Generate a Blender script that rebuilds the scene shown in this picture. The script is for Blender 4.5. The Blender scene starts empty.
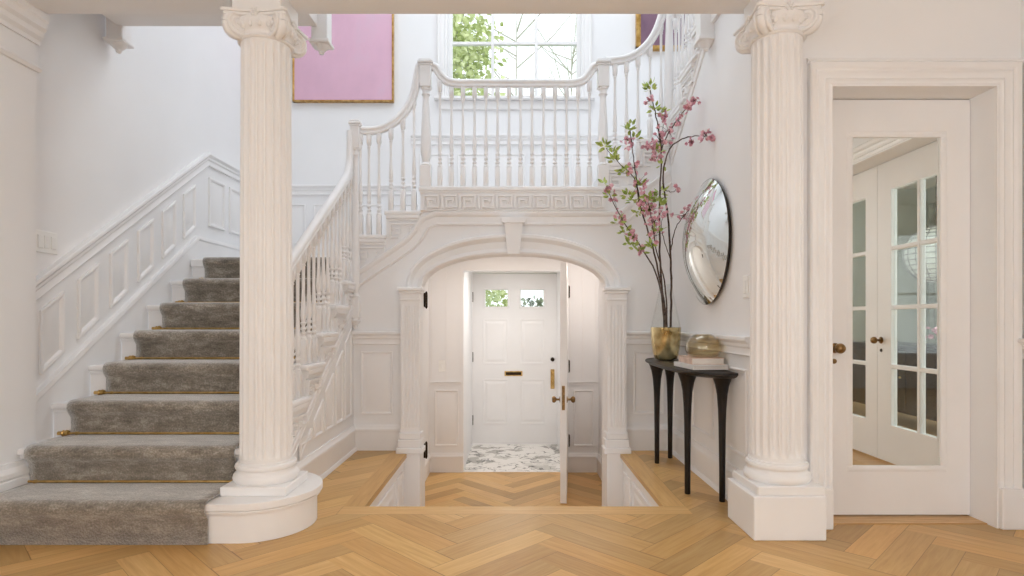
import bpy, bmesh, math, random
from mathutils import Vector, Matrix
from mathutils.geometry import tessellate_polygon
random.seed(7)
S = bpy.context.scene
C = S.collection
PI = math.pi
V = Vector
F_PX, CX, CY, HC = 592.0, 511.5, 320.0, 0.98      # lens in pixels, principal point, eye height


def at(x, y, d):
    """point seen at pixel (x, y) at depth d"""
    return V(((x - CX) * d / F_PX, d, HC + (CY - y) * d / F_PX))


# ------------------------------------------------------------------ materials
def lin(r, g, b):
    f = lambda c: (c / 255 / 12.92) if c / 255 <= 0.04045 else ((c / 255 + 0.055) / 1.055) ** 2.4
    return (f(r), f(g), f(b), 1.0)


def mat(name, col, rough=0.5, metal=0.0, spec=0.5, trans=0.0, ior=1.45, sheen=0.0, coat=0.0):
    m = bpy.data.materials.new(name)
    m.use_nodes = True
    b = m.node_tree.nodes['Principled BSDF']
    b.inputs['Base Color'].default_value = col
    b.inputs['Roughness'].default_value = rough
    b.inputs['Metallic'].default_value = metal
    b.inputs['Specular IOR Level'].default_value = spec
    b.inputs['Transmission Weight'].default_value = trans
    b.inputs['IOR'].default_value = ior
    b.inputs['Sheen Weight'].default_value = sheen
    b.inputs['Coat Weight'].default_value = coat
    return m


def node(m, kind, **kw):
    n = m.node_tree.nodes.new(kind)
    for k, v in kw.items():
        if k.startswith('i_'):
            n.inputs[k[2:].replace('_', ' ')].default_value = v
        else:
            setattr(n, k, v)
    return n


def link(m, a, ao, b, bi):
    m.node_tree.links.new(a.outputs[ao], b.inputs[bi])


def ramp(m, stops):
    n = m.node_tree.nodes.new('ShaderNodeValToRGB')
    e = n.color_ramp.elements
    e[0].position, e[0].color = stops[0]
    e[1].position, e[1].color = stops[-1]
    for p, c in stops[1:-1]:
        x = e.new(p)
        x.color = c
    return n


def noisy(m, scale, c1, c2, bump=0.0, bscale=None, detail=4.0, lo=0.35, hi=0.65, stretch=None):
    """base colour varied by noise plus optional bump"""
    b = m.node_tree.nodes['Principled BSDF']
    tc = node(m, 'ShaderNodeTexCoord')
    mp = node(m, 'ShaderNodeMapping')
    if stretch:
        mp.inputs['Scale'].default_value = stretch
    link(m, tc, 'Object', mp, 'Vector')
    n = node(m, 'ShaderNodeTexNoise', i_Scale=scale, i_Detail=detail)
    link(m, mp, 'Vector', n, 'Vector')
    r = ramp(m, [(lo, c1), (hi, c2)])
    link(m, n, 'Fac', r, 'Fac')
    link(m, r, 'Color', b, 'Base Color')
    if bump:
        n2 = node(m, 'ShaderNodeTexNoise', i_Scale=bscale or scale, i_Detail=3.0)
        link(m, mp, 'Vector', n2, 'Vector')
        bp = node(m, 'ShaderNodeBump', i_Strength=bump, i_Distance=0.01)
        link(m, n2, 'Fac', bp, 'Height')
        link(m, bp, 'Normal', b, 'Normal')
    return m


WALL = noisy(mat('white_wall_paint', lin(238, 238, 239), 0.6, spec=0.3), 2.0, lin(236, 236, 237), lin(239, 239, 240), 0.02, 90)
TRIM = noisy(mat('white_trim_enamel', lin(238, 237, 237), 0.38, spec=0.4), 3.0, lin(236, 235, 235), lin(240, 239, 239))
CEIL = noisy(mat('white_ceiling_paint', lin(240, 239, 236), 0.8, spec=0.2), 2.0, lin(238, 237, 234), lin(241, 240, 238))
BRASS = noisy(mat('aged_brass', lin(206, 172, 108), 0.28, 1.0), 30, lin(192, 156, 92), lin(220, 188, 126))
DBRONZE = noisy(mat('dark_bronze', lin(48, 38, 30), 0.35, 0.8), 40, lin(38, 30, 24), lin(70, 56, 42))
BLACKWOOD = noisy(mat('dark_stained_wood', lin(24, 19, 17), 0.4, spec=0.4), 22, lin(18, 14, 12), lin(36, 28, 24), 0.08, 60, stretch=(6, 6, 0.6))
GOLD = noisy(mat('gilt_frame', lin(186, 146, 84), 0.35, 0.9), 25, lin(166, 126, 66), lin(206, 168, 104))
MIRROR = mat('mirror_glass', lin(240, 244, 242), 0.015, 1.0)
BRONZE = noisy(mat('antique_bronze', lin(132, 104, 68), 0.28, 0.95), 40, lin(110, 84, 52), lin(156, 126, 86))
STEEL = noisy(mat('satin_nickel', lin(150, 148, 144), 0.35, 0.9), 40, lin(135, 133, 130), lin(165, 163, 160))
SWITCH = noisy(mat('white_plastic', lin(240, 240, 238), 0.3), 10, lin(238, 238, 236), lin(242, 242, 240))
PAPER = noisy(mat('book_cover_white', lin(232, 228, 224), 0.5), 20, lin(228, 224, 220), lin(236, 232, 228))
PAGES = noisy(mat('book_pages', lin(222, 214, 204), 0.8), 90, lin(212, 204, 194), lin(230, 222, 214), stretch=(1, 1, 30))
ROSEC = noisy(mat('book_cover_rose', lin(206, 178, 160), 0.5), 20, lin(190, 160, 142), lin(222, 196, 180))
BARK = noisy(mat('branch_bark', lin(74, 56, 48), 0.75), 60, lin(54, 40, 34), lin(104, 84, 72), 0.4, 90)
LEAF = noisy(mat('spring_leaf', lin(160, 180, 84), 0.5), 25, lin(126, 154, 60), lin(196, 208, 120))
PETAL = noisy(mat('pink_petal', lin(222, 170, 182), 0.6), 40, lin(206, 142, 160), lin(238, 196, 204))
CURTAIN = noisy(mat('grey_curtain', lin(168, 170, 160), 0.9, spec=0.1), 8, lin(150, 152, 142), lin(184, 186, 176))
LINENSHADE = mat('lantern_paper', lin(214, 216, 210), 0.9, spec=0.1)
DARKWOOD2 = noisy(mat('espresso_wood', lin(44, 34, 30), 0.4), 12, lin(34, 26, 22), lin(58, 46, 40), stretch=(1, 8, 1))
LAWN = noisy(mat('lawn', lin(120, 150, 70), 0.95, spec=0.1), 6, lin(96, 128, 54), lin(150, 176, 92), 0.5, 60)
TREELEAF = noisy(mat('tree_leaf', lin(204, 210, 150), 0.7), 3, lin(182, 194, 122), lin(222, 226, 180))
TWIG = noisy(mat('pale_twig', lin(188, 182, 174), 0.9), 20, lin(172, 166, 158), lin(206, 200, 192))
SHRUB = noisy(mat('shrub_leaf', lin(90, 100, 80), 0.7), 5, lin(66, 76, 58), lin(140, 148, 120))
PAVE = noisy(mat('porch_stone', lin(190, 186, 178), 0.9), 9, lin(176, 172, 164), lin(206, 202, 194), 0.2, 40)


def make_glass(gain=1.0):
    m = bpy.data.materials.new('window_glass')
    m.use_nodes = True
    nt = m.node_tree
    nt.nodes.clear()
    out = nt.nodes.new('ShaderNodeOutputMaterial')
    mix = nt.nodes.new('ShaderNodeMixShader')
    tr = nt.nodes.new('ShaderNodeBsdfTransparent')
    tr.inputs['Color'].default_value = (0.95, 0.97, 0.96, 1)
    gl = nt.nodes.new('ShaderNodeBsdfGlossy')
    gl.inputs['Roughness'].default_value = 0.02
    lw = nt.nodes.new('ShaderNodeLayerWeight')
    lw.inputs['Blend'].default_value = 0.5
    pw = nt.nodes.new('ShaderNodeMath')
    pw.operation = 'POWER'
    pw.inputs[1].default_value = 5.0
    nt.links.new(lw.outputs['Facing'], pw.inputs[0])
    fr = nt.nodes.new('ShaderNodeMath')
    fr.operation = 'MULTIPLY_ADD'
    fr.inputs[1].default_value = 0.9
    fr.inputs[2].default_value = 0.035
    nt.links.new(pw.outputs[0], fr.inputs[0])
    mu = nt.nodes.new('ShaderNodeMath')
    mu.operation = 'MULTIPLY'
    mu.inputs[1].default_value = gain
    nt.links.new(fr.outputs[0], mu.inputs[0])
    nt.links.new(mu.outputs[0], mix.inputs[0])
    if gain < 1:
        tr.inputs['Color'].default_value = (0.98, 0.985, 0.98, 1)
    nt.links.new(tr.outputs[0], mix.inputs[1])
    nt.links.new(gl.outputs[0], mix.inputs[2])
    nt.links.new(mix.outputs[0], out.inputs[0])
    return m


GLASS = make_glass()
THIN = make_glass(.5)
THIN.name = 'clear_vase_glass'
CLEAR = mat('clear_glass', (0.97, 0.96, 0.93, 1), 0.02, trans=1.0, ior=1.3)
AMBER = noisy(mat('gilded_amber_glass', lin(196, 172, 104), 0.1, 0.7, coat=0.6), 7, lin(150, 122, 66), lin(238, 222, 170), lo=0.34, hi=0.55)
SMOKE = make_glass(2.6)
SMOKE.name = 'smoky_amber_glass'
[n for n in SMOKE.node_tree.nodes if n.type == 'BSDF_TRANSPARENT'][0].inputs['Color'].default_value = (.90, .85, .72, 1)


def make_oak():
    m = mat('oak_planks', lin(205, 164, 112), 0.33, spec=0.4)
    b = m.node_tree.nodes['Principled BSDF']
    uv = node(m, 'ShaderNodeUVMap', uv_map='plank')
    mp = node(m, 'ShaderNodeMapping')
    mp.inputs['Scale'].default_value = (1.6, 26.0, 1)
    link(m, uv, 'UV', mp, 'Vector')
    n = node(m, 'ShaderNodeTexNoise', i_Scale=2.2, i_Detail=7.0, i_Roughness=0.6, i_Distortion=0.6)
    link(m, mp, 'Vector', n, 'Vector')
    r = ramp(m, [(0.25, lin(196, 152, 94)), (0.5, lin(213, 172, 112)), (0.8, lin(227, 192, 136))])
    link(m, n, 'Fac', r, 'Fac')
    at_ = node(m, 'ShaderNodeVertexColor', layer_name='tone')
    mx = node(m, 'ShaderNodeMix', data_type='RGBA', blend_type='MULTIPLY')
    mx.inputs[0].default_value = 1.0
    link(m, r, 'Color', mx, 6)
    link(m, at_, 'Color', mx, 7)
    # dark joint lines from the plank's own edges
    eu = node(m, 'ShaderNodeUVMap', uv_map='edge')
    sx = node(m, 'ShaderNodeSeparateXYZ')
    link(m, eu, 'UV', sx, 'Vector')
    mn = node(m, 'ShaderNodeMath', operation='MINIMUM')
    link(m, sx, 'X', mn, 0)
    link(m, sx, 'Y', mn, 1)
    rr = ramp(m, [(0.0, (0.42, 0.36, 0.3, 1)), (1.0, (1, 1, 1, 1))])
    mr = node(m, 'ShaderNodeMapRange')
    mr.inputs['From Min'].default_value = 0.0006
    mr.inputs['From Max'].default_value = 0.0032
    link(m, mn, 'Value', mr, 'Value')
    link(m, mr, 'Result', rr, 'Fac')
    m2 = node(m, 'ShaderNodeMix', data_type='RGBA', blend_type='MULTIPLY')
    m2.inputs[0].default_value = 1.0
    link(m, mx, 2, m2, 6)
    link(m, rr, 'Color', m2, 7)
    link(m, m2, 2, b, 'Base Color')
    rm = node(m, 'ShaderNodeMapRange')
    rm.inputs['To Min'].default_value = 0.28
    rm.inputs['To Max'].default_value = 0.42
    link(m, n, 'Fac', rm, 'Value')
    link(m, rm, 'Result', b, 'Roughness')
    return m


OAK = make_oak()
OAKP = noisy(mat('oak_board', lin(206, 166, 114), 0.35), 5, lin(190, 146, 92), lin(216, 178, 126), stretch=(1, 14, 1))


def make_carpet():
    m = mat('taupe_runner', lin(140, 130, 118), 0.95, spec=0.1, sheen=0.9)
    b = m.node_tree.nodes['Principled BSDF']
    tc = node(m, 'ShaderNodeTexCoord')
    n1 = node(m, 'ShaderNodeTexNoise', i_Scale=11.0, i_Detail=9.0, i_Roughness=0.8)
    n2 = node(m, 'ShaderNodeTexNoise', i_Scale=120.0, i_Detail=3.0)
    mp = node(m, 'ShaderNodeMapping')
    mp.inputs['Scale'].default_value = (0.6, 1.6, 1.6)
    link(m, tc, 'Object', mp, 'Vector')
    link(m, mp, 'Vector', n1, 'Vector')
    link(m, tc, 'Object', n2, 'Vector')
    mx = node(m, 'ShaderNodeMix', data_type='FLOAT')
    mx.inputs[0].default_value = 0.30
    link(m, n1, 'Fac', mx, 2)
    link(m, n2, 'Fac', mx, 3)
    r = ramp(m, [(0.36, lin(94, 87, 77)), (0.5, lin(138, 130, 119)), (0.63, lin(186, 179, 168))])
    link(m, mx, 0, r, 'Fac')
    link(m, r, 'Color', b, 'Base Color')
    bp = node(m, 'ShaderNodeBump', i_Strength=0.8, i_Distance=0.004)
    link(m, n2, 'Fac', bp, 'Height')
    link(m, bp, 'Normal', b, 'Normal')
    return m


CARPET = make_carpet()


def make_marble():
    m = mat('veined_marble', lin(236, 234, 230), 0.18)
    b = m.node_tree.nodes['Principled BSDF']
    tc = node(m, 'ShaderNodeTexCoord')
    n = node(m, 'ShaderNodeTexNoise', i_Scale=4.0, i_Detail=5.0)
    link(m, tc, 'Object', n, 'Vector')
    ad = node(m, 'ShaderNodeMix', data_type='RGBA', blend_type='LINEAR_LIGHT')
    ad.inputs[0].default_value = 0.22
    link(m, tc, 'Object', ad, 6)
    link(m, n, 'Color', ad, 7)
    mp = node(m, 'ShaderNodeMapping')
    mp.inputs['Rotation'].default_value = (0, 0, .5)
    mp.inputs['Scale'].default_value = (.75, 1.3, 1)
    link(m, ad, 2, mp, 'Vector')
    v = node(m, 'ShaderNodeTexVoronoi', feature='DISTANCE_TO_EDGE', i_Scale=7.5)
    link(m, mp, 'Vector', v, 'Vector')
    nb = node(m, 'ShaderNodeTexNoise', i_Scale=7.0, i_Detail=3.0)
    link(m, tc, 'Object', nb, 'Vector')
    wd = node(m, 'ShaderNodeMapRange')
    wd.inputs['From Min'].default_value = .36
    wd.inputs['From Max'].default_value = .62
    wd.inputs['To Min'].default_value = .12
    wd.inputs['To Max'].default_value = 0.0
    link(m, nb, 'Fac', wd, 'Value')
    sm = node(m, 'ShaderNodeMath', operation='ADD')
    link(m, v, 'Distance', sm, 0)
    link(m, wd, 'Result', sm, 1)
    r = ramp(m, [(0.0, lin(92, 92, 90)), (0.05, lin(150, 150, 147)), (0.10, lin(238, 236, 232))])
    link(m, sm, 'Value', r, 'Fac')
    v2 = node(m, 'ShaderNodeTexVoronoi', i_Scale=5.5)
    link(m, ad, 2, v2, 'Vector')
    sp = node(m, 'ShaderNodeSeparateColor')
    link(m, v2, 'Color', sp, 'Color')
    r2 = ramp(m, [(0.62, (1, 1, 1, 1)), (0.86, lin(196, 196, 192))])
    link(m, sp, 'Red', r2, 'Fac')
    mu = node(m, 'ShaderNodeMix', data_type='RGBA', blend_type='MULTIPLY')
    mu.inputs[0].default_value = 1.0
    link(m, r, 'Color', mu, 6)
    link(m, r2, 'Color', mu, 7)
    link(m, mu, 2, b, 'Base Color')
    return m


MARBLE = make_marble()


def make_canvas(name, c1, c2, c3):
    m = mat(name, c1, 0.8, spec=0.15)
    b = m.node_tree.nodes['Principled BSDF']
    tc = node(m, 'ShaderNodeTexCoord')
    mp = node(m, 'ShaderNodeMapping')
    mp.inputs['Scale'].default_value = (1.0, 1.0, 0.7)
    link(m, tc, 'Object', mp, 'Vector')
    n = node(m, 'ShaderNodeTexNoise', i_Scale=2.2, i_Detail=6.0, i_Roughness=0.55)
    link(m, mp, 'Vector', n, 'Vector')
    r = ramp(m, [(0.3, c1), (0.52, c2), (0.75, c3)])
    link(m, n, 'Fac', r, 'Fac')
    link(m, r, 'Color', b, 'Base Color')
    return m


PINK = make_canvas('pink_canvas', lin(212, 174, 194), lin(222, 182, 202), lin(214, 190, 206))
PURPLE = make_canvas('mauve_canvas', lin(118, 92, 110), lin(140, 112, 128), lin(160, 132, 144))


# ------------------------------------------------------------------ mesh tools
class MB:
    def __init__(self):
        self.bm = bmesh.new()

    def quadloop(self, rings, closed=True, cap0=True, cap1=True, ringclosed=True):
        """rings of points -> skin"""
        bm = self.bm
        vs = [[bm.verts.new(p) for p in r] for r in rings]
        n = len(vs[0])
        for i in range(len(vs) - (0 if not closed else 0) - 1):
            a, b = vs[i], vs[i + 1]
            for j in range(n if ringclosed else n - 1):
                k = (j + 1) % n
                try:
                    bm.faces.new((a[j], a[k], b[k], b[j]))
                except ValueError:
                    pass
        if cap0 and ringclosed and n > 2:
            bm.faces.new(vs[0])
        if cap1 and ringclosed and n > 2:
            bm.faces.new(list(reversed(vs[-1])))
        return self

    def box(self, x0, x1, y0, y1, z0, z1, bev=0.0, seg=1):
        m = bmesh.new()
        bmesh.ops.create_cube(m, size=1.0)
        for v in m.verts:
            v.co = V((x0 + (v.co.x + .5) * (x1 - x0), y0 + (v.co.y + .5) * (y1 - y0), z0 + (v.co.z + .5) * (z1 - z0)))
        if bev:
            bmesh.ops.bevel(m, geom=list(m.edges), offset=bev, segments=seg, affect='EDGES', profile=0.5, clamp_overlap=True)
        self._add(m)
        return self

    def _add(self, m):
        me = bpy.data.meshes.new('tmp')
        m.to_mesh(me)
        m.free()
        self.bm.from_mesh(me)
        bpy.data.meshes.remove(me)

    def lathe(self, prof, c, seg=32, axis='z', cap=True):
        """prof: (r, h) pairs; c: centre at h=0"""
        c = V(c)
        rings = []
        for r, h in prof:
            ring = []
            for i in range(seg):
                a = 2 * PI * i / seg
                u, w = r * math.cos(a), r * math.sin(a)
                d = {'z': V((u, w, h)), 'y': V((u, h, w)), 'x': V((h, u, w))}[axis]
                ring.append(c + d)
            rings.append(ring)
        return self.quadloop(rings, cap0=cap, cap1=cap)

    def sweep(self, path, prof, N, caps=True):
        """prof (a, c): a along N, c along N x tangent, mitred"""
        N = V(N).normalized()
        P = [V(p) for p in path]
        rings = []
        for i, p in enumerate(P):
            t0 = (p - P[i - 1]).normalized() if i else None
            t1 = (P[i + 1] - p).normalized() if i < len(P) - 1 else None
            t = t1 if t0 is None else t0 if t1 is None else (t0 + t1).normalized()
            k = 1.0
            if t0 is not None and t1 is not None:
                k = 1 / max(0.35, t.dot(t1))
            b = N.cross(t)
            rings.append([p + N * a + b * c * k for a, c in prof])
        return self.quadloop(rings, cap0=caps, cap1=caps)

    def tube(self, path, radii, seg=8):
        P = [V(p) for p in path]
        if not hasattr(radii, '__len__'):
            radii = [radii] * len(P)
        rings = []
        ref = V((0.31, 0.77, 0.55))
        for i, p in enumerate(P):
            t = (P[min(i + 1, len(P) - 1)] - P[max(i - 1, 0)]).normalized()
            u = t.cross(ref).normalized()
            w = t.cross(u)
            ring = [p + (u * math.cos(2 * PI * j / seg) + w * math.sin(2 * PI * j / seg)) * radii[i] for j in range(seg)]
            rings.append(ring)
        return self.quadloop(rings)

    def slab(self, loops, fn, h0, h1):
        """2D loops (outer + holes) extruded from h0 to h1, mapped by fn(u, v, h)"""
        flat = [p for l in loops for p in l]
        tris = tessellate_polygon([[V((p[0], p[1], 0)) for p in l] for l in loops])
        a = [self.bm.verts.new(fn(p[0], p[1], h0)) for p in flat]
        b = [self.bm.verts.new(fn(p[0], p[1], h1)) for p in flat]
        for t in tris:
            try:
                self.bm.faces.new([a[i] for i in t])
                self.bm.faces.new([b[i] for i in reversed(t)])
            except ValueError:
                pass
        o = 0
        for l in loops:
            n = len(l)
            for i in range(n):
                j = (i + 1) % n
                self.bm.faces.new((a[o + i], a[o + j], b[o + j], b[o + i]))
            o += n
        return self

    def panel(self, poly, fn, prof, fill=True):
        """nested insets of a convex polygon: prof = [(inset, height)...]"""
        rings = []
        for ins, h in prof:
            q = inset(poly, ins)
            rings.append([fn(u, v, h) for u, v in q])
        return self.quadloop(rings, cap0=False, cap1=fill)

    def ball(self, c, r, sub=2, scale=(1, 1, 1)):
        m = bmesh.new()
        bmesh.ops.create_icosphere(m, subdivisions=sub, radius=1.0)
        for v in m.verts:
            v.co = V((c[0] + v.co.x * r * scale[0], c[1] + v.co.y * r * scale[1], c[2] + v.co.z * r * scale[2]))
        self._add(m)
        return self

    def obj(self, name, material, parent=None, smooth=None, bevel=0.0):
        bm = self.bm
        bmesh.ops.remove_doubles(bm, verts=list(bm.verts), dist=1e-6)
        bmesh.ops.recalc_face_normals(bm, faces=list(bm.faces))
        o0 = origin(parent)
        for v in bm.verts:
            v.co -= o0
        me = bpy.data.meshes.new(name)
        bm.to_mesh(me)
        bm.free()
        o = bpy.data.objects.new(name, me)
        C.objects.link(o)
        me.materials.append(material)
        if parent:
            o.parent = parent
        if smooth:
            me.polygons.foreach_set('use_smooth', [True] * len(me.polygons))
            me.set_sharp_from_angle(angle=math.radians(smooth))
        if bevel:
            b = o.modifiers.new('edge', 'BEVEL')
            b.width = bevel
            b.segments = 2
            b.limit_method = 'ANGLE'
            b.angle_limit = math.radians(40)
        return o


def origin(o):
    p = V((0, 0, 0))
    while o:
        p += o.location
        o = o.parent
    return p


def inset(poly, d):
    n = len(poly)
    area = sum(poly[i][0] * poly[(i + 1) % n][1] - poly[(i + 1) % n][0] * poly[i][1] for i in range(n))
    sg = 1 if area > 0 else -1
    lines = []
    for i in range(n):
        (x0, y0), (x1, y1) = poly[i], poly[(i + 1) % n]
        dx, dy = x1 - x0, y1 - y0
        L = math.hypot(dx, dy)
        nx, ny = -dy / L * sg, dx / L * sg
        lines.append((x0 + nx * d, y0 + ny * d, dx / L, dy / L))
    out = []
    for i in range(n):
        ax, ay, ux, uy = lines[i - 1]
        bx, by, vx, vy = lines[i]
        det = ux * (-vy) + vx * uy
        t = ((bx - ax) * (-vy) + vx * (by - ay)) / det
        out.append((ax + ux * t, ay + uy * t))
    return out


def thing(name, label, cat, loc=(0, 0, 0), group=None, kind=None):
    o = bpy.data.objects.new(name, None)
    o.empty_display_size = 0.05
    C.objects.link(o)
    o.location = loc
    tag(o, label, cat, group, kind)
    return o


def tag(o, label, cat, group=None, kind=None):
    o['label'] = label
    o['category'] = cat
    if group:
        o['group'] = group
    if kind:
        o['kind'] = kind
    return o


def struct(o, label=None):
    o['kind'] = 'structure'
    if label:
        o['label'] = label
    return o


def spline(pts, n=8):
    """Catmull-Rom through points"""
    P = [V(p) for p in pts]
    P = [P[0] * 2 - P[1]] + P + [P[-1] * 2 - P[-2]]
    out = []
    for i in range(1, len(P) - 2):
        p0, p1, p2, p3 = P[i - 1:i + 3]
        for k in range(n):
            t = k / n
            out.append(0.5 * ((2 * p1) + (p2 - p0) * t + (2 * p0 - 5 * p1 + 4 * p2 - p3) * t * t + (3 * p1 - p0 - 3 * p2 + p3) * t ** 3))
    out.append(P[-2])
    return out


# wall-plane mappings: (along, up, out)
def on_front(d):          # faces the camera (-Y); u = X, v = Z
    return lambda u, v, h: V((u, d - h, v))


def on_left(x):           # faces +X; u = Y, v = Z
    return lambda u, v, h: V((x + h, u, v))


def on_right(x):          # faces -X
    return lambda u, v, h: V((x - h, u, v))


# ------------------------------------------------------------------ dimensions
R = 0.18                      # riser
G = 0.2725                    # going
XL, XR = -1.19, 1.203         # hall side planes
XW = -2.46                    # stair hall left wall
XE = 2.46                     # stair hall right wall
DA = 4.46                     # arch wall face
DB = 5.92                     # back wall face
DL = 3.10                     # landing edge of the sunken steps
LOW = -0.54                   # lower hall floor
D1 = 2.565                    # first nosing
nose = lambda n: D1 + G * (n - 1)
noseline = lambda d: R * (1 + (d - D1) / G)
XC = 0.015
WL, WR = -0.77, 0.80          # sunken stair well sides
TOP = 5.3                     # stair hall ceiling
H2 = 17 * R                   # second floor level
SOF = 2.74                    # soffit of second floor
DE = 2.95                     # back of the opening between the columns
BEAMZ = 2.505

# ------------------------------------------------------------------ floors
TONES = None


def plank_floor(name, rects, z, L=0.611, W=0.1222, phase=-0.235, borders=(), base=0.06, y0=0.0):
    bm = bmesh.new()
    uvp = bm.loops.layers.uv.new('plank')
    uve = bm.loops.layers.uv.new('edge')
    col = bm.loops.layers.color.new('tone')
    k = 5
    s = math.sqrt(0.5)
    rnd = random.Random(11)

    def clip(poly, r):
        x0, x1, y0, y1 = r
        for ax, val, sg in ((0, x0, 1), (0, x1, -1), (1, y0, 1), (1, y1, -1)):
            out = []
            for i in range(len(poly)):
                a, b = poly[i - 1], poly[i]
                da, db = (a[ax] - val) * sg, (b[ax] - val) * sg
                if (da >= 0) != (db >= 0):
                    t = da / (da - db)
                    out.append((a[0] + (b[0] - a[0]) * t, a[1] + (b[1] - a[1]) * t))
                if db >= 0:
                    out.append(b)
            poly = out
            if len(poly) < 3:
                return []
        return poly

    def board(cx, cy, ux, uy, length, width, regions):
        px, py = -uy, ux
        tone = 0.83 + rnd.random() * 0.22
        warm = rnd.uniform(0.0, 0.035)
        tc = (min(1, tone + warm), tone, max(0, tone - warm * 1.5), 1)
        ou, ov = rnd.random() * 20, rnd.random() * 20
        quad = [(cx, cy), (cx + ux * length, cy + uy * length), (cx + ux * length + px * width, cy + uy * length + py * width), (cx + px * width, cy + py * width)]
        for r in regions:
            p = clip(quad, r)
            if len(p) < 3:
                continue
            try:
                f = bm.faces.new([bm.verts.new((x, y, z)) for x, y in p])
            except ValueError:
                continue
            if f.calc_area() < 1e-7:
                bm.faces.remove(f)
                continue
            for lp in f.loops:
                x, y = lp.vert.co.x - cx, lp.vert.co.y - cy
                u, v = x * ux + y * uy, x * px + y * py
                lp[uvp].uv = (u + ou, v + ov)
                lp[uve].uv = (min(u, length - u) * 0 + u, v)
                lp[col] = tc
            # edge distances need a tent: split handled in the shader by second set below
            for lp in f.loops:
                x, y = lp.vert.co.x - cx, lp.vert.co.y - cy
                u, v = x * ux + y * uy, x * px + y * py
                lp[uve].uv = (u, v)

    lo_x, hi_x = min(r[0] for r in rects), max(r[1] for r in rects)
    lo_y, hi_y = min(r[2] for r in rects), max(r[3] for r in rects)
    nb = int((hi_x - lo_x) / (2 * L * s)) + 4
    ni = int((hi_y - lo_y) / (2 * W * s)) + 20
    b0 = int((lo_x - phase) / (2 * L * s)) - 2
    i0 = int(lo_y / (2 * W * s)) - 10
    for b in range(b0, b0 + nb + 2):
        for i in range(i0, i0 + ni):
            ox, oy = i * W + b * L, i * W - b * L
            for (x, y, dx, dy, w_, l_) in ((ox, oy, 1, 0, W, L), (ox, oy + W, 0, 1, W, L)):
                X, Y = (x - y) * s + phase, (x + y) * s + y0
                ux, uy = (dx - dy) * s, (dx + dy) * s
                if dy:        # vertical board: width runs along +x, i.e. -perp
                    X2, Y2 = (x + W - y) * s + phase, (x + W + y) * s + y0
                    board(X2, Y2, ux, uy, l_, w_, rects)
                else:
                    board(X, Y, ux, uy, l_, w_, rects)
    for (x0, x1, yy0, yy1, along) in borders:
        if along == 'x':
            board(x0, yy0, 1, 0, x1 - x0, yy1 - yy0, [(x0, x1, yy0, yy1)])
        else:
            board(x1, yy0, 0, 1, yy1 - yy0, x1 - x0, [(x0, x1, yy0, yy1)])
    # solid under-floor
    for r in list(rects) + [(b[0], b[1], b[2], b[3]) for b in borders]:
        m = bmesh.ops.create_cube(bm, size=1.0)
        for v in m['verts']:
            v.co = V((r[0] + (v.co.x + .5) * (r[1] - r[0]), r[2] + (v.co.y + .5) * (r[3] - r[2]), z - base + (v.co.z + .5) * (base - 0.0008)))
            for f in v.link_faces:
                for lp in f.loops:
                    lp[col] = (0.95, 0.95, 0.95, 1)
                    lp[uve].uv = (0.05, 0.05)
                    lp[uvp].uv = (lp.vert.co.x + lp.vert.co.y, lp.vert.co.z * 1)
    me = bpy.data.meshes.new(name)
    bm.to_mesh(me)
    bm.free()
    o = bpy.data.objects.new(name, me)
    C.objects.link(o)
    me.materials.append(OAK)
    return struct(o)


# planks show their joint on two of their sides (each neighbour shows the others)
BW = 0.115
YB = -2.6
plank_floor('floor', [(-2.37, 2.41, YB, DL - BW), (XL, WL - BW, DL - BW, DA), (WR + BW, XR, DL - BW, DA), (-2.37, XL, DL - BW, DL)], 0.0,
            borders=[(WL - BW, WR + BW, DL - BW, DL + 0.012, 'x'), (WL - BW, WL, DL + 0.012, DA, 'y'), (WR, WR + BW, DL + 0.012, DA, 'y')], base=0.03)
plank_floor('floor_lower', [(-0.86, 0.9, 3.7, DB)], LOW, phase=0.02, base=0.05)
m = MB().box(-0.5, 0.575, DB, 7.3, LOW - 0.05, LOW + 0.001)
struct(m.obj('floor_vestibule', MARBLE))
# solid ledges beside the sunken steps, with a white nosing bead and recessed panel
for nm, x0, x1, fn, xs in (('wall_well_left', XL, WL - 0.02, on_left, WL - 0.02), ('wall_well_right', WR + 0.02, XR, on_right, WR + 0.02)):
    m = MB().box(x0, x1, DL, DA, LOW, -0.03)
    f = fn(xs)
    m.panel([(DL + .02, -0.03), (DA, -0.03), (DA, -0.052), (DL + .02, -0.052)], f, [(0, 0), (0, 0.018), (0.006, 0.018)])
    m.panel([(3.28, -0.5), (3.98, -0.5), (3.98, -0.11), (3.28, -0.11)], f, [(0, 0.0005), (0, 0.012), (0.012, 0.014), (0.022, 0.004), (0.05, 0.004), (0.075, 0.012)])
    m.panel([(4.05, -0.5), (4.27, -0.5), (4.27, -0.11), (4.05, -0.11)], f, [(0, 0.0005), (0, 0.012), (0.012, 0.014), (0.022, 0.004), (0.04, 0.004), (0.06, 0.012)])
    struct(m.obj(nm, TRIM))
# sunken steps
st = thing('entry_steps', 'three oak steps down from the hall floor to the lower entry floor', 'steps', (XC, 3.4, LOW))
for k in (1, 2):
    d0 = DL + 0.03 + 0.29 * (k - 1)
    MB().box(WL - .02, WR + .02, d0, d0 + 0.32, -R * k - 0.03, -R * k, 0.004).obj('tread', noisy(mat('oak_tread', lin(206, 166, 114), 0.35), 5, lin(190, 146, 92), lin(216, 178, 126), stretch=(1, 14, 1)), st)
    MB().box(WL - .02, WR + .02, d0 + 0.02, d0 + 0.04, -R * (k + 1) + 0.0 if k == 1 else LOW, -R * k - 0.03).obj('riser', TRIM, st)
MB().box(WL - .02, WR + .02, DL - 0.02, DL, LOW, -0.032).obj('riser', TRIM, st)

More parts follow.
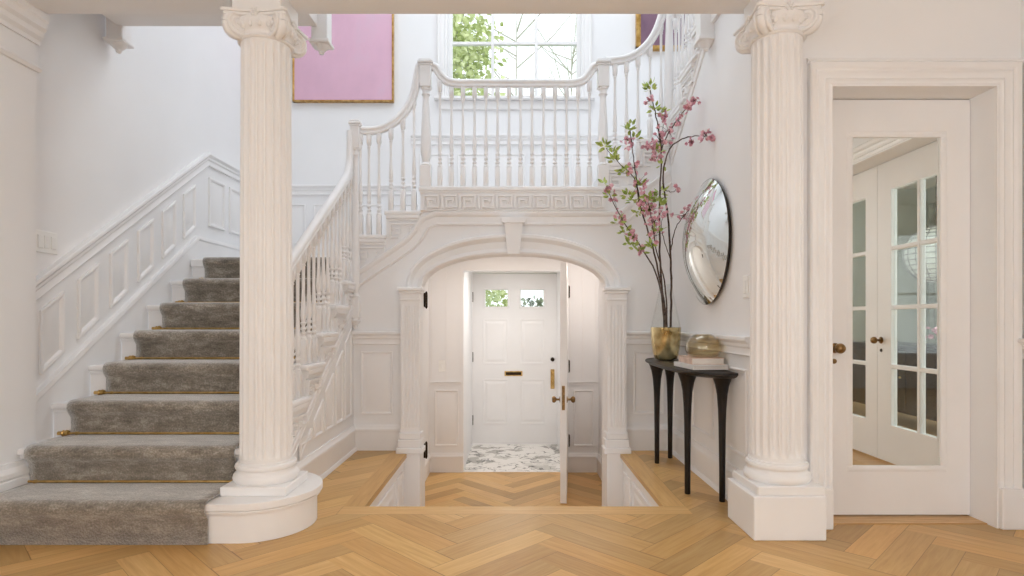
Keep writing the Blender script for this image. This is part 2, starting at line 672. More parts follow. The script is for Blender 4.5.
# ------------------------------------------------------------------ walls of the front room
RZ = 2.62
m = MB().slab([[(YB - .1, 0), (DE, 0), (DE, RZ), (YB - .1, RZ)], [(-1.05, .45), (-1.05, 2.25), (.65, 2.25), (.65, .45)]], on_left(-2.37), -.15, 0)  # window opening added to let side light in
struct(m.obj('wall_left', WALL))
# right wall with french-door opening
FD0, FD1, FDZ = 0.935, 2.575, 2.065
m = MB().slab([[(YB - .1, 0), (FD0, 0), (FD0, FDZ), (FD1, FDZ), (FD1, 0), (2.80, 0), (2.80, RZ), (YB - .1, RZ)]], on_left(2.41), 0, 0.22)
struct(m.obj('wall_right', WALL))
# wall with the mirrored door
MX0, MX1, MZ = 1.511, 2.283, 2.08
m = MB().slab([[(1.372, 0), (MX0, 0), (MX0, MZ), (MX1, MZ), (MX1, 0), (2.63, 0), (2.63, RZ), (1.372, RZ)]], on_front(2.80), 0, -0.2)
struct(m.obj('wall_mirror_door', WALL))
# wall behind the camera, two unseen windows added to light the room
wh = []
for x0, x1 in ((-1.9, -0.25), (0.25, 1.9)):
    wh.append([(x0, 0.45), (x0, 2.25), (x1, 2.25), (x1, 0.45)])
m = MB().slab([[(-2.52, 0), (2.63, 0), (2.63, RZ), (-2.52, RZ)]] + wh, on_front(YB), 0, 0.14)
struct(m.obj('wall_rear', WALL))
m = MB().box(-2.52, 2.63, YB - .14, DE, RZ, RZ + .08)
struct(m.obj('ceiling', CEIL))
# crown of the front room
CROWN = [(0, 0), (0, -0.075), (0.006, -0.075), (0.012, -0.06), (0.03, -0.03), (0.05, -0.012), (0.06, -0.012), (0.06, 0)]
m = MB().sweep([(1.40, 2.80, RZ), (2.41, 2.80, RZ)], CROWN, (0, -1, 0))
m.sweep([(2.41, 2.80, RZ), (2.41, YB, RZ)], CROWN, (-1, 0, 0))
struct(m.obj('trim_crown', TRIM))

# beam over the opening
m = MB().box(-2.52, 1.405, 2.70, DE, BEAMZ, RZ)
m.sweep([(-2.37, 2.70, BEAMZ), (1.405, 2.70, BEAMZ)], [(0, 0), (0.01, 0.0), (0.01, 0.05), (0.022, 0.06), (0.022, 0.085), (0.0, 0.1)], (0, -1, 0))
m.box(-2.4, 1.405, 2.76, 2.89, BEAMZ - 0.008, BEAMZ, 0.003)
struct(m.obj('beam', TRIM))

# ------------------------------------------------------------------ stair hall shell
m = MB().box(XW - .12, XW, DE, DB + .15, 0, TOP)
struct(m.obj('wall_stairs', WALL))
# back wall with landing window and vestibule opening
WX0, WX1, WZ0, WZ1 = -0.63, 0.69, 3.20, 4.90
VX0, VX1, VZ = -0.48, 0.557, 1.475
m = MB().slab([[(XW - .12, LOW), (VX0, LOW), (VX0, VZ), (VX1, VZ), (VX1, LOW), (XE + .12, LOW), (XE + .12, TOP), (XW - .12, TOP)],
               [(WX0, WZ0), (WX0, WZ1), (WX1, WZ1), (WX1, WZ0)]], on_front(DB), 0, -0.15)
struct(m.obj('wall_back', WALL))
m = MB().box(XE, XE + .12, DE, DB + .15, 0, TOP)
struct(m.obj('wall_stairs_right', WALL))
m = MB().box(XW - .12, XE + .12, DE - .1, DE, RZ + .08, TOP)
m.box(XW - .12, -2.52, DE - .1, DE, 0, RZ + .08)
struct(m.obj('wall_gallery', WALL))
# upper ceiling with an opening added for the fill light above
m = MB().slab([[(XW - .12, DE - .1), (XE + .12, DE - .1), (XE + .12, DB + .15), (XW - .12, DB + .15)],
               [(-1.6, 3.5), (-1.6, 5.3), (1.6, 5.3), (1.6, 3.5)]], lambda u, v, h: V((u, v, h)), TOP, TOP + .1)
struct(m.obj('ceiling_stairs', CEIL))
# hall right wall (under the upper flight): top follows the flight
rs = lambda d: H2 - (d - 3.62) / G * R          # nosing line of the flight towards the camera
poly = [(DE, 0), (DA + .16, 0), (DA + .16, 13 * R - .06), (4.44, 13 * R - .06), (3.55, rs(3.55) - .26), (3.55, SOF), (DE, SOF)]
m = MB().slab([poly], on_right(XR), 0, -0.2)
struct(m.obj('wall_hall_right', WALL))
# wall under the lower flight
poly = [(3.0, 0), (DA + .16, 0), (DA + .16, 8 * R - .06), (4.47, 8 * R - .06), (3.0, noseline(3.0) - .26)]
m = MB().slab([poly], on_left(XL), 0, -0.12)
struct(m.obj('wall_under_stairs', WALL))

# arch wall ---------------------------------------------------------------
AX, AW, ASP, AAP = XC, 0.69, 1.22, 1.475       # centre, half width, springing, apex


def arch_pts(hw, z0, rise, n=40, p=2.15):
    out = []
    for i in range(n + 1):
        a = PI - PI * i / n
        c, s = math.cos(a), math.sin(a)
        out.append((AX + hw * math.copysign(abs(c) ** (2 / p), c), z0 + rise * abs(s) ** (2 / p)))
    return out


hole = [(AX - AW, LOW)] + arch_pts(AW, ASP, AAP - ASP) + [(AX + AW, LOW)]
LX, RX = -0.684, 0.714         # nosings of the main landing at both ends
outer = [(XL, LOW)] + hole + [(XR, LOW), (XR, 13 * R - .04), (RX + .25, 13 * R - .04), (RX + .25, 12 * R - .03), (RX, 12 * R - .03), (RX, 11 * R - .03),
                              (LX, 11 * R - .03), (LX, 10 * R - .03), (-0.945, 10 * R - .03), (-0.945, 9 * R - .03), (XL, 9 * R - .03)]
m = MB().slab([outer], on_front(DA), 0, -0.16)
struct(m.obj('wall_arch', WALL))
# lower hall side walls, ceiling
m = MB().box(-0.95, -0.83, DA + .16, DB, LOW, 1.7)
struct(m.obj('wall_lower_left', WALL))
m = MB().box(0.87, 0.99, DA + .16, DB, LOW, 1.7)
struct(m.obj('wall_lower_right', WALL))
# vestibule
m = MB().box(VX0 - .12, VX0, DB + .15, 7.45, LOW, 1.75)
struct(m.obj('wall_vestibule_left', WALL))
m = MB().box(VX1, VX1 + .12, DB + .15, 7.45, LOW, 1.75)
struct(m.obj('wall_vestibule_right', WALL))
m = MB().box(VX0 - .12, VX1 + .12, DB + .15, 7.45, 1.56, 1.75)
struct(m.obj('ceiling_vestibule', CEIL))

# ------------------------------------------------------------------ trims
CAP = [(0, -0.10), (0.014, -0.10), (0.020, -0.093), (0.014, -0.084), (0.012, -0.06), (0.022, -0.05), (0.022, -0.036), (0.030, -0.028), (0.040, -0.018), (0.040, -0.004), (0.034, 0), (0, 0)]
BASEB = [(0, 0), (0.018, 0), (0.018, 0.145), (0.026, 0.15), (0.024, 0.163), (0.014, 0.175), (0.010, 0.19), (0, 0.19)]
SHOE = [(0, 0), (0.032, 0), (0.030, 0.014), (0.022, 0.026), (0, 0.026)]
PAN = [(0, 0), (0, 0.008), (0.006, 0.011), (0.013, 0.008), (0.018, 0.001), (0.03, 0.001), (0.048, 0.0075)]
PAN2 = [(0, 0), (0, 0.014), (0.008, 0.018), (0.018, 0.014), (0.026, 0.002), (0.04, 0.002), (0.06, 0.011)]


def rect(u0, u1, v0, v1):
    return [(u0, v0), (u1, v0), (u1, v1), (u0, v1)]


# left stair wall wainscot
m = MB()
cap_e = 4.755
path = [(XW, DE, noseline(DE) + .70), (XW, cap_e, noseline(cap_e) + .70), (XW, DB, noseline(cap_e) + .70)]
ZL = noseline(cap_e) + .70
m.sweep(path, CAP, (1, 0, 0))
sk_e = 4.60
m.sweep([(XW, 2.72, noseline(2.72) + .11), (XW, sk_e, noseline(sk_e) + .11), (XW, DB, noseline(sk_e) + .11)],
        [(0, 0.0), (0.03, 0.0), (0.034, -0.012), (0.034, -0.026), (0.024, -0.036), (0.024, -0.30), (0, -0.30)], (1, 0, 0))
for k in range(-1, 6):
    a, b = 3.08 + .27 * k, 3.08 + .27 * k + .165
    a = max(a, DE + .02)
    if b - a < 0.1:
        continue
    m.panel([(a, noseline(a) + .175), (b, noseline(b) + .175), (b, noseline(b) + .51), (a, noseline(a) + .51)], on_left(XW), PAN2)
for a in (4.80, 5.15, 5.50):
    m.panel(rect(a, a + .26, 8 * R + .30, ZL - .19), on_left(XW), PAN2)
# landing back wall, left part
m.sweep([(XW, DB, ZL), (-1.0, DB, ZL)], CAP, (0, -1, 0))
m.sweep([(XW, DB, 8 * R), (-1.0, DB, 8 * R)], BASEB, (0, -1, 0))
for a in (-2.36, -1.98, -1.60, -1.22):
    m.panel(rect(a, a + .30, 8 * R + .30, ZL - .19), on_front(DB), PAN)
# behind the main landing and right
ZM = 11 * R + .85
m.sweep([(-1.0, DB, ZM), (XE, DB, ZM)], CAP, (0, -1, 0))
for a in (-.92, -.54, -.16, .22, .60, .98):
    m.panel(rect(a, a + .30, 11 * R + .28, ZM - .19), on_front(DB), PAN)
struct(m.obj('trim_stair_wainscot', TRIM, smooth=30))

# under-stair wall panelling
m = MB()
slo = lambda d: noseline(d) - .36
m.sweep([(XL, DA, 0), (XL, DA, 0)][:0] + [(XL, 2.95, 0), (XL, DA, 0)], BASEB, (1, 0, 0))
m.sweep([(XL, 2.95, 0), (XL, DA, 0)], SHOE, (1, 0, 0))
for a in (3.34, 3.56, 3.78, 4.00, 4.22):
    b = a + .16
    m.panel([(a, .27), (b, .27), (b, slo(b) - .10), (a, slo(a) - .10)], on_left(XL), PAN)
struct(m.obj('trim_under_stairs', TRIM, smooth=30))

# right hall wall panelling
m = MB()
RCH = 0.895
m.sweep([(XR, DA, 0), (XR, DE, 0)], BASEB, (-1, 0, 0))
m.sweep([(XR, DA, 0), (XR, DE, 0)], SHOE, (-1, 0, 0))
m.sweep([(XR, DA, RCH), (XR, DE, RCH)], CAP, (-1, 0, 0))
for a, b in ((3.02, 3.42), (3.52, 3.92), (4.02, 4.38)):
    m.panel(rect(a, b, .27, RCH - .17), on_right(XR), PAN)
# arch wall panelling
for x0, x1, p0, p1 in ((XL, AX - .845, -1.135, -.895), (AX + .845, XR, .92, 1.15)):
    m.sweep([(x0, DA, RCH), (x1, DA, RCH)], CAP, (0, -1, 0))
    m.sweep([(x0, DA, 0), (x1, DA, 0)], BASEB, (0, -1, 0))
    m.panel(rect(p0, p1, .27, RCH - .15), on_front(DA), PAN)
struct(m.obj('trim_hall_wainscot', TRIM, smooth=30))

# arch surround -----------------------------------------------------------
m = MB()
ap = [V((x, DA, z)) for x, z in arch_pts(AW, ASP, AAP - ASP, 56)]
oc = [V((x, DA, z)) for x, z in arch_pts(AW + .115, ASP, AAP - ASP + .15, 56)]
prof = [(0.0, 0.0), (0.03, 0.0), (0.036, 0.10), (0.03, 0.18), (0.018, 0.28), (0.018, 0.62), (0.03, 0.70), (0.044, 0.82), (0.044, 0.95), (0.03, 1.0), (0, 1.0)]
rings = [[a.lerp(b, t) + V((0, -h, 0)) for h, t in prof] for a, b in zip(ap, oc)]
m.quadloop(rings)
# keystone
m.slab([[(AX - .045, 1.47), (AX + .045, 1.47), (AX + .068, 1.70), (AX - .068, 1.70)]], on_front(DA), 0, 0.075)
m.slab([[(AX - .082, 1.70), (AX + .082, 1.70), (AX + .092, 1.735), (AX - .092, 1.735)]], on_front(DA), 0, 0.09)
struct(m.obj('trim_arch', TRIM, smooth=35))
# pilasters
for sgn, nm in ((-1, 'pilaster'), (1, 'pilaster')):
    px = AX + sgn * .762
    t = thing(nm, 'white square pilaster on the %s side of the arch below the landing' % ('left' if sgn < 0 else 'right'), 'pilaster', (px, DA, LOW), 'arch pilasters')
    hw = .07
    m = MB().box(px - hw, px + hw, DA - .10, DA, 0.15, 1.12)
    for k in range(5):      # fluting as shallow raised reeds
        xx = px - .052 + k * .026
        m.box(xx - .008, xx + .008, DA - .106, DA - .098, 0.19, 1.09, 0.003)
    m.obj('shaft', TRIM, t)
    m = MB().box(px - hw - .006, px + hw + .006, DA - .108, DA, 1.12, 1.14, .004)
    m.box(px - hw, px + hw, DA - .102, DA, 1.14, 1.175)
    m.box(px - hw - .012, px + hw + .012, DA - .115, DA, 1.175, 1.195, .005)
    m.box(px - hw - .024, px + hw + .024, DA - .128, DA, 1.195, 1.222, .005)
    m.obj('capital', TRIM, t)
    m = MB().box(px - hw - .012, px + hw + .012, DA - .115, DA, 0.10, 0.15, .008, 2)
    m.box(px - hw - .018, px + hw + .018, DA - .122, DA, 0.04, 0.10, .003)
    m.box(px - hw - .03, px + hw + .03, DA - .135, DA, 0.0, 0.04, .006, 2)
    m.obj('base', TRIM, t)
    m = MB().box(px - hw - .005, px + hw + .005, DA - .11, DA, LOW + .12, 0.0)
    m.box(px - hw - .03, px + hw + .03, DA - .135, DA, LOW, LOW + .09, .004)
    m.box(px - hw - .018, px + hw + .018, DA - .122, DA, LOW + .09, LOW + .12, .006, 2)
    m.obj('pedestal', TRIM, t)
# mouldings following the flights above the arch
m = MB()
zz = 1.715
P = [at(351, 285, DA), at(372, 270.5, DA), at(396, 254.5, DA), at(411, 243.5, DA), at(419, 234.5, DA), at(425.5, 224.5, DA), at(436, 219.5, DA)]
P = [V((p.x, DA, p.z)) for p in P]
Q = [at(606, 219.5, DA), at(619, 218, DA), at(628, 214, DA), at(637, 205, DA), at(648, 194, DA), at(671, 177, DA)]
Q = [V((p.x, DA, p.z)) for p in Q]
path = spline(P, 5) + spline(Q, 5)
m.sweep(path, [(0, -.048), (.016, -.046), (.022, -.034), (.012, -.026), (.012, .018), (.022, .026), (.030, .036), (.030, .052), (.02, .058), (0, .058)], (0, -1, 0))
struct(m.obj('trim_landing_rake', TRIM, smooth=40))

# lower hall panelling
m = MB()
for x0, x1 in ((-0.83, VX0 - .0), (VX1 + .0, 0.87)):
    m.sweep([(x0, DB, LOW), (x1, DB, LOW)], BASEB, (0, -1, 0))
    m.sweep([(x0 + .02, DB, LOW + .90), (x1 - .02, DB, LOW + .90)], [(0, -.03), (.01, -.03), (.012, -.01), (.02, 0), (0, 0)], (0, -1, 0))
    m.panel(rect(x0 + .06, x1 - .05, LOW + .26, LOW + .82), on_front(DB), PAN)
    for k in range(3):
        xx = x0 + .03 + k * (x1 - x0 - .06) / 2
        m.box(xx - .004, xx + .004, DB - .006, DB, LOW + .92, 1.7)
m.sweep([(-.83, 4.62, LOW), (-.83, DB, LOW)], BASEB, (1, 0, 0))
m.sweep([(.87, DB, LOW), (.87, 4.62, LOW)], BASEB, (-1, 0, 0))
struct(m.obj('trim_lower_hall', TRIM, smooth=30))

# pier at the far left: capital and base mouldings on the end of the wall
m = MB()
pr = [(0, 0), (0.012, 0), (0.014, 0.02), (0.03, 0.035), (0.034, 0.06), (0.05, 0.075), (0.05, 0.105), (0.06, 0.115), (0.06, 0.15), (0, 0.15)]
m.sweep([(-2.37, 1.6, 2.352), (-2.37, DE + .01, 2.352)], pr, (1, 0, 0))
m.sweep([(-2.37, 1.6, 2.215), (-2.37, DE + .01, 2.215)], [(0, 0), (.016, 0), (.026, .014), (.016, .03), (0, .03)], (1, 0, 0))
struct(m.obj('trim_pier', TRIM, smooth=35))
m = MB()
m.sweep([(-2.37, 2.6, R), (-2.37, DE + .012, R)], [(0, 0), (.05, 0), (.05, .05), (.042, .055), (.05, .068), (.048, .085), (.034, .1), (.018, .104), (.016, .125), (0, .125)], (1, 0, 0))
m.sweep([(-2.37, YB, 0), (-2.37, 2.54, 0)], BASEB, (1, 0, 0))
struct(m.obj('baseboard_left', TRIM, smooth=35))
m = MB()
m.sweep([(2.41, FD0 - .12, 0), (2.41, YB, 0)], BASEB, (-1, 0, 0))
m.sweep([(2.41, 2.80, 0), (2.41, FD1 + .12, 0)], BASEB, (-1, 0, 0))
struct(m.obj('baseboard_right', TRIM, smooth=35))
m = MB().sweep([(2.41, 2.78, RCH), (2.41, FD1 + .12, RCH)], CAP, (-1, 0, 0))
m.sweep([(2.41, FD0 - .12, RCH), (2.41, YB, RCH)], CAP, (-1, 0, 0))
struct(m.obj('trim_chair_rail', TRIM, smooth=35))

# door casings
CASE = [(0, 0), (0.016, 0), (0.018, 0.006), (0.012, 0.014), (0.014, 0.026), (0.019, 0.032), (0.014, 0.040), (0.016, 0.060), (0.022, 0.068), (0.018, 0.078), (0.030, 0.090), (0.034, 0.104), (0.026, 0.112), (0, 0.112)]
m = MB().sweep([(MX0, 2.80, 0), (MX0, 2.80, MZ), (MX1, 2.80, MZ), (MX1, 2.80, 0)], CASE, (0, -1, 0))
m.box(MX1 + .008, MX1 + .118, 2.76, 2.80, 0, .19, .004)
m.box(MX0 - .104, MX0 - .008, 2.76, 2.80, 0, .19, .004)
m.sweep([(1.395, 2.80, MZ + .122), (2.41, 2.80, MZ + .122)], [(0, -.012), (.012, -.01), (.018, 0), (.012, .012), (0, .012)], (0, -1, 0))
struct(m.obj('trim_mirror_door', TRIM, smooth=35))
m = MB().sweep([(2.41, FD1, 0), (2.41, FD1, FDZ), (2.41, FD0, FDZ), (2.41, FD0, 0)], CASE, (-1, 0, 0))
struct(m.obj('trim_french_doors', TRIM, smooth=35))

# ------------------------------------------------------------------ staircase
stair = thing('staircase', 'white staircase rising at left, turning over the arch to an upper landing with turned balusters', 'staircase', (-1.85, 2.6, 0))


def tread_at(n, x0, x1, d0, d1):
    MB().box(x0, x1, d0, d1, n * R - .032, n * R, .011, 2).obj('tread', TRIM, stair)


X0F, X1F = XW + .034, XL + .03
for n in range(1, 9):
    d = nose(n)
    x1 = X1F if n > 1 else -1.34
    if n < 8:
        tread_at(n, X0F if n > 1 else -2.31, x1, d, d + G + .055)
    MB().box(X0F if n > 1 else -2.31, (XL - .031) if n > 1 else -1.34, d + .03, d + .05, (n - 1) * R, n * R - .032).box(X0F if n > 1 else -2.31, (XL - .031) if n > 1 else -1.34, d + .018, d + .03, n * R - .052, n * R - .032, .004).obj('riser', TRIM, stair)
# bullnose starting step
bc, br = V((-1.22, 2.86, 0)), 0.28


def bull(off):
    pts = [(-1.345, bc.y - br - off)]
    for i in range(25):
        a = -PI / 2 + PI * i / 24
        pts.append((bc.x + (br + off) * math.cos(a), bc.y + (br + off) * math.sin(a)))
    pts.append((-1.345, bc.y + br + off))
    return pts


top = lambda u, v, h: V((u, v, h))
m = MB().slab([bull(-.012)], top, 0, R - .03)
m.slab([bull(.0)], top, R - .052, R - .03)
m.slab([bull(.006)], top, R - .045, R - .036)
m.slab([bull(.014)], top, R - .03, R)
m.obj('starting_step', TRIM, stair, smooth=25, bevel=.005)

# landings and short turned flights
MB().box(X0F, XL + .02, nose(8), DB - .035, 8 * R - .06, 8 * R, .006).obj('landing', TRIM, stair)
OV = 0.03    # nosing overhang of string ends
for n, x0, x1 in ((9, -1.20, LX), (10, -0.955, LX)):
    xe = -0.94 if n == 9 else LX + .005
    MB().box(x0, xe, DA - OV, DA + .1, n * R - .03, n * R, .008, 2).box(x0, x1 + .05, DA + .02, DB - .002, n * R - .03, n * R, .008, 2).obj('tread', TRIM, stair)
    MB().box(x0 + .02, x0 + .04, DA + .16, DB, (n - 1) * R, n * R - .03).obj('riser', TRIM, stair)
MB().box(LX - .012, RX + .3, DA - .038, DB - .002, 11 * R - .034, 11 * R, .009, 2).box(LX + .0, RX + .3, DA + .16, DB - .003, 11 * R - .26, 11 * R - .034).obj('landing', TRIM, stair)
for n, x0, x1 in ((12, RX - .01, RX + .27), (13, RX + .245, XR + .02)):
    MB().box(x0, x1, DA - OV, DB - .002, n * R - .03, n * R, .008, 2).obj('tread', TRIM, stair)
    MB().box(x0 + .02, x0 + .04, DA + .16, DB, (n - 1) * R, n * R - .03).obj('riser', TRIM, stair)
MB().box(XR, XE, 4.44, DB - .002, 13 * R - .06, 13 * R - .002, .006).obj('landing', TRIM, stair)
rn = lambda k: 4.437 - G * k          # nosing of upper flight steps, k = 0..3
for k in range(4):
    n = 14 + k
    if n < 17:
        MB().box(XR - OV, XE, rn(k) - G - .05, rn(k), n * R - .03, n * R, .008, 2).obj('tread', TRIM, stair)
    MB().box(XR + .031, XE, rn(k) - .05, rn(k) - .03, (n - 1) * R, n * R - .03).obj('riser', TRIM, stair)


# greek key ornaments
def key_path(m, pts, fn, w=.012, h=.02):
    """raised fret line through axis-aligned points"""
    n = (fn(0, 0, 1) - fn(0, 0, 0)).normalized()
    m.sweep([fn(u, v, 0) for u, v in pts], [(-.001, -w / 2), (h, -w / 2 + .0012), (h, w / 2 - .0012), (-.001, w / 2)], n)


def key_unit(m, u0, v0, s, t, fn, flip=False, w=.0155):
    q = [(0.08, -.02), (0.08, .92), (.92, .92), (.92, .06), (.32, .06), (.32, .62), (.68, .62), (.68, .36)]
    q = [((1 - a) if flip else a, b) for a, b in q]
    key_path(m, [(u0 + a * s, v0 + b * t) for a, b in q], fn, w)


# frieze under the landing
m = MB()
f = on_front(DA)
m.panel(rect(LX + .004, RX - .004, 11 * R - .168, 11 * R - .034), f, [(0, 0), (0, .02), (.002, .02)])
m.sweep([(LX, DA, 11 * R - .034), (RX, DA, 11 * R - .034)], [(0, 0), (.036, 0), (.034, -.008), (.026, -.016), (.022, -.024), (0, -.024)], (0, -1, 0))
f2 = on_front(DA - .02)
pitch = (RX - LX - .03) / 10
for i in range(10):
    key_unit(m, LX + .018 + i * pitch, 11 * R - .160, pitch * .94, .098, f2)
m.sweep([(LX, DA, 11 * R - .168), (RX, DA, 11 * R - .168)], [(0, 0), (.026, 0), (.03, -.008), (.022, -.018), (0, -.018)], (0, -1, 0))
m.obj('greek_key_frieze', TRIM, stair, smooth=30)


def bracket(fn, u0, length, ztop, dirn):
    """step-end bracket: moulding under tread plus a fret; u0 at the nosing, dirn = +1/-1 towards the next riser"""
    m = MB()
    u1 = u0 + dirn * length
    a, b = min(u0, u1), max(u0, u1)
    m.panel(rect(a, b, ztop - .058, ztop - .03), fn, [(0, 0), (0, .026), (.004, .028)])
    m.panel(rect(a + .012, b - .0, ztop - .076, ztop - .058), fn, [(0, 0), (0, .016), (.003, .018)])
    z1 = ztop - .097
    q = [(.36, -.10), (.12, -.10), (.12, 0), (.96, 0), (.96, -.055), (.70, -.055), (.70, -.030)]
    q2 = [(.16, -.032), (.40, -.032), (.40, -.070), (.25, -.070)]
    for qq in (q, q2):
        key_path(m, [(u0 + dirn * length * c, z1 + d) for c, d in qq], fn, .0145, .021)
    m.obj('bracket', TRIM, stair)


bracket(on_front(DA), -1.185, .235, 9 * R, 1)
bracket(on_front(DA), -0.94, .25, 10 * R, 1)
bracket(on_front(DA), RX + .0, .24, 12 * R, 1)
bracket(on_front(DA), RX + .255, .215, 13 * R, 1)
for n in range(2, 8):
    bracket(on_left(XL), nose(n) + .015, G, n * R, 1)
for k in range(3):
    bracket(on_right(XR), rn(k) - .015, G, (14 + k) * R, -1)

# string mouldings under both side flights
m = MB()
SP = [(0, -.03), (.006, -.03), (.010, -.024), (.010, -.016), (.006, -.012), (.006, .014), (.012, .018), (.014, .026), (.010, .032), (0, .032)]
m.sweep([(XL, 2.95, noseline(2.95) - .345), (XL, DA, noseline(DA) - .345)], SP, (1, 0, 0))
m.obj('string_moulding', TRIM, stair, smooth=40)
m = MB()
zr = lambda d: 14 * R + (4.437 - d) / G * R
m.sweep([(XR, DA, zr(DA) - .335), (XR, 3.56, zr(3.56) - .335)], [(a, c * 1.2) for a, c in SP], (-1, 0, 0))
m.obj('string_moulding', TRIM, stair, smooth=40)
# string face of the upper flight
SPTS = [(4.46, 13 * R - .03), (4.46, zr(4.46) - .34), (3.56, zr(3.56) - .34), (3.56, H2 - .03), (rn(3) - .03, H2 - .03)]
for k in range(2, -1, -1):
    SPTS += [(rn(k + 1) - .03, (14 + k) * R - .03), (rn(k) - .03, (14 + k) * R - .03)]
SPTS += [(rn(0) - .03, 13 * R - .03)]
MB().slab([SPTS], on_right(XR), -.03, 0.002).obj('string', TRIM, stair)
SPTS = [(2.905, noseline(2.905) - .36), (4.46, noseline(4.46) - .36), (4.46, 8 * R - .03), (nose(8) + .03, 8 * R - .03)]
for n in range(7, 1, -1):
    SPTS += [(nose(n + 1) + .03, n * R - .03), (nose(n) + .03, n * R - .03)]
SPTS += [(nose(2) + .03, R)]
MB().slab([SPTS], on_left(XL), -.03, 0.002).obj('string', TRIM, stair)

# balusters ---------------------------------------------------------------
_bal = {}


def baluster_mesh(h):
    h = round(h, 3)
    if h in _bal:
        return _bal[h]
    m = MB()
    bb, tb, w = 0.15, 0.075, 0.0185
    m.box(-w, w, -w, w, 0, bb, .003)
    m.box(-w * .9, w * .9, -w * .9, w * .9, h - tb, h, .003)
    rings = [(.0165, 0), (.019, .006), (.0165, .012), (.010, .018), (.010, .026), (.017, .032), (.017, .040), (.010, .046), (.010, .056), (.017, .063), (.017, .071), (.0105, .078),
             (.0105, .088), (.016, .096), (.0175, .104), (.012, .112), (.015, .128), (.0172, .150), (.0165, .178), (.0140, .215), (.0115, .26), (.0098, .31)]
    span = h - bb - tb
    pr = [(r, bb + z * min(1, span / .5)) for r, z in rings]
    zt = h - tb
    zs = pr[-1][1]
    pr += [(.0094, zs + (zt - zs) * .5), (.0105, zt - .03), (.0145, zt - .022), (.0105, zt - .014), (.0155, zt - .006), (.0165, zt)]
    m.lathe(pr, (0, 0, 0), 12)
    o = m.obj('baluster', TRIM, None, smooth=45)
    me = o.data
    bpy.data.objects.remove(o)
    _bal[h] = me
    return me


def baluster(x, d, z, h):
    o = bpy.data.objects.new('baluster', baluster_mesh(h))
    C.objects.link(o)
    o.parent = stair
    o.location = V((x, d, z)) - stair.location


_r = [(0, .026), (.012, .0245), (.021, .018), (.026, .008), (.0255, -.001), (.020, -.006), (.0165, -.012), (.0165, -.018), (.021, -.023), (.021, -.031), (.016, -.036)]
RAIL = _r + [(-a, c) for a, c in reversed(_r[1:])]


def rail(path, N):
    m = MB().sweep(path, RAIL, N)
    m.obj('handrail', TRIM, stair, smooth=35)


DR = DA + .01         # baluster line of the landing


def newel(x, d, z0, z1, w=.042, pend=False):
    m = MB()
    pb = z0 + .16
    m.box(x - w, x + w, d - w, d + w, z0, pb, .004)
    H = z1 - .05
    m.box(x - w, x + w, d - w, d + w, H - .16, H, .004)
    s = H - .16 - pb
    k = w / .042
    m.lathe([(.036 * k, 0), (.042 * k, .008), (.036 * k, .016), (.026 * k, .028), (.032 * k, .05), (.040 * k, .10), (.041 * k, .15), (.036 * k, .24 * s / .5), (.028 * k, .36 * s / .5), (.024 * k, s - .09), (.025 * k, s - .06),
             (.034 * k, s - .05), (.027 * k, s - .04), (.027 * k, s - .02), (.038 * k, s - .01), (.036 * k, s)], (x, d, pb), 24)
    o = m.obj('newel_post', TRIM, stair, smooth=40)
    m = MB().box(x - w * 1.1, x + w * 1.1, d - w * 1.1, d + w * 1.1, H, H + .015, .003).box(x - w * 1.35, x + w * 1.35, d - w * 1.35, d + w * 1.35, H + .015, H + .035, .006, 2).box(x - w * 1.15, x + w * 1.15, d - w * 1.15, d + w * 1.15, H + .035, H + .05, .005)
    m.obj('cap', TRIM, o)
    if pend:
        m = MB().lathe([(.0, 0), (.012, .004), (.02, .02), (.016, .03), (.032, .05), (.04, .062), (.03, .07), (.03, .08)], (x, d, z0 - .08), 20)
        m.obj('pendant', TRIM, o, smooth=40)
    return o


ZN = 2.94
xa, xb = at(426, 0, DR).x, at(603, 0, DR).x
newel(xa, DR, 11 * R, ZN)
newel(xb, DR, 11 * R, ZN)
# landing balustrade
n = 14
zr_mid = 2.772
for i in range(n):
    x = at(440 + i * 11.5, 0, DR).x
    ramp_up = 0.0
    e = min(i, n - 1 - i)
    zt = zr_mid - .035 + (0.05 if e == 0 else 0)
    baluster(x, DR, 11 * R, zt - 11 * R)
P = [V((xa + .02, DR, ZN - .035)), V((xa + .075, DR, ZN - .05)), V((xa + .11, DR, ZN - .10)), V((xa + .16, DR, ZN - .15)), V((xa + .24, DR, zr_mid)), V((xa + .36, DR, zr_mid))]
P2 = [V((xa + xb - p.x, DR, p.z)) for p in reversed(P)]
rail(spline(P, 5) + spline(P2, 5), (0, -1, 0))
# corner newel, short flight rail and balusters (left turn)
xc_ = XL + .02
newel(xc_, DA - .02, 0.99, 2.475, .034, True)
Pl = [(361, 129.5), (369, 130), (380, 128.5), (390, 124), (400, 116.5), (408, 106), (413, 94), (416, 80), (419, 66), (424, 61)]
P = [V((at(x, 0, DR).x, DR, at(x, y, DR).z)) for x, y in Pl]
left_rail = spline(P, 4)
rail(left_rail, (0, -1, 0))


def rail_z(path, x):
    best = min(path, key=lambda p: abs(p.x - x))
    return best.z


for x in (360.5, 369, 379):
    X = at(x, 0, DR).x
    baluster(X, DR, 9 * R, rail_z(left_rail, X) - .035 - 9 * R)
for x in (391, 403, 414):
    X = at(x, 0, DR).x
    baluster(X, DR, 10 * R, min(rail_z(left_rail, X) - .035, 2.72) - 10 * R)
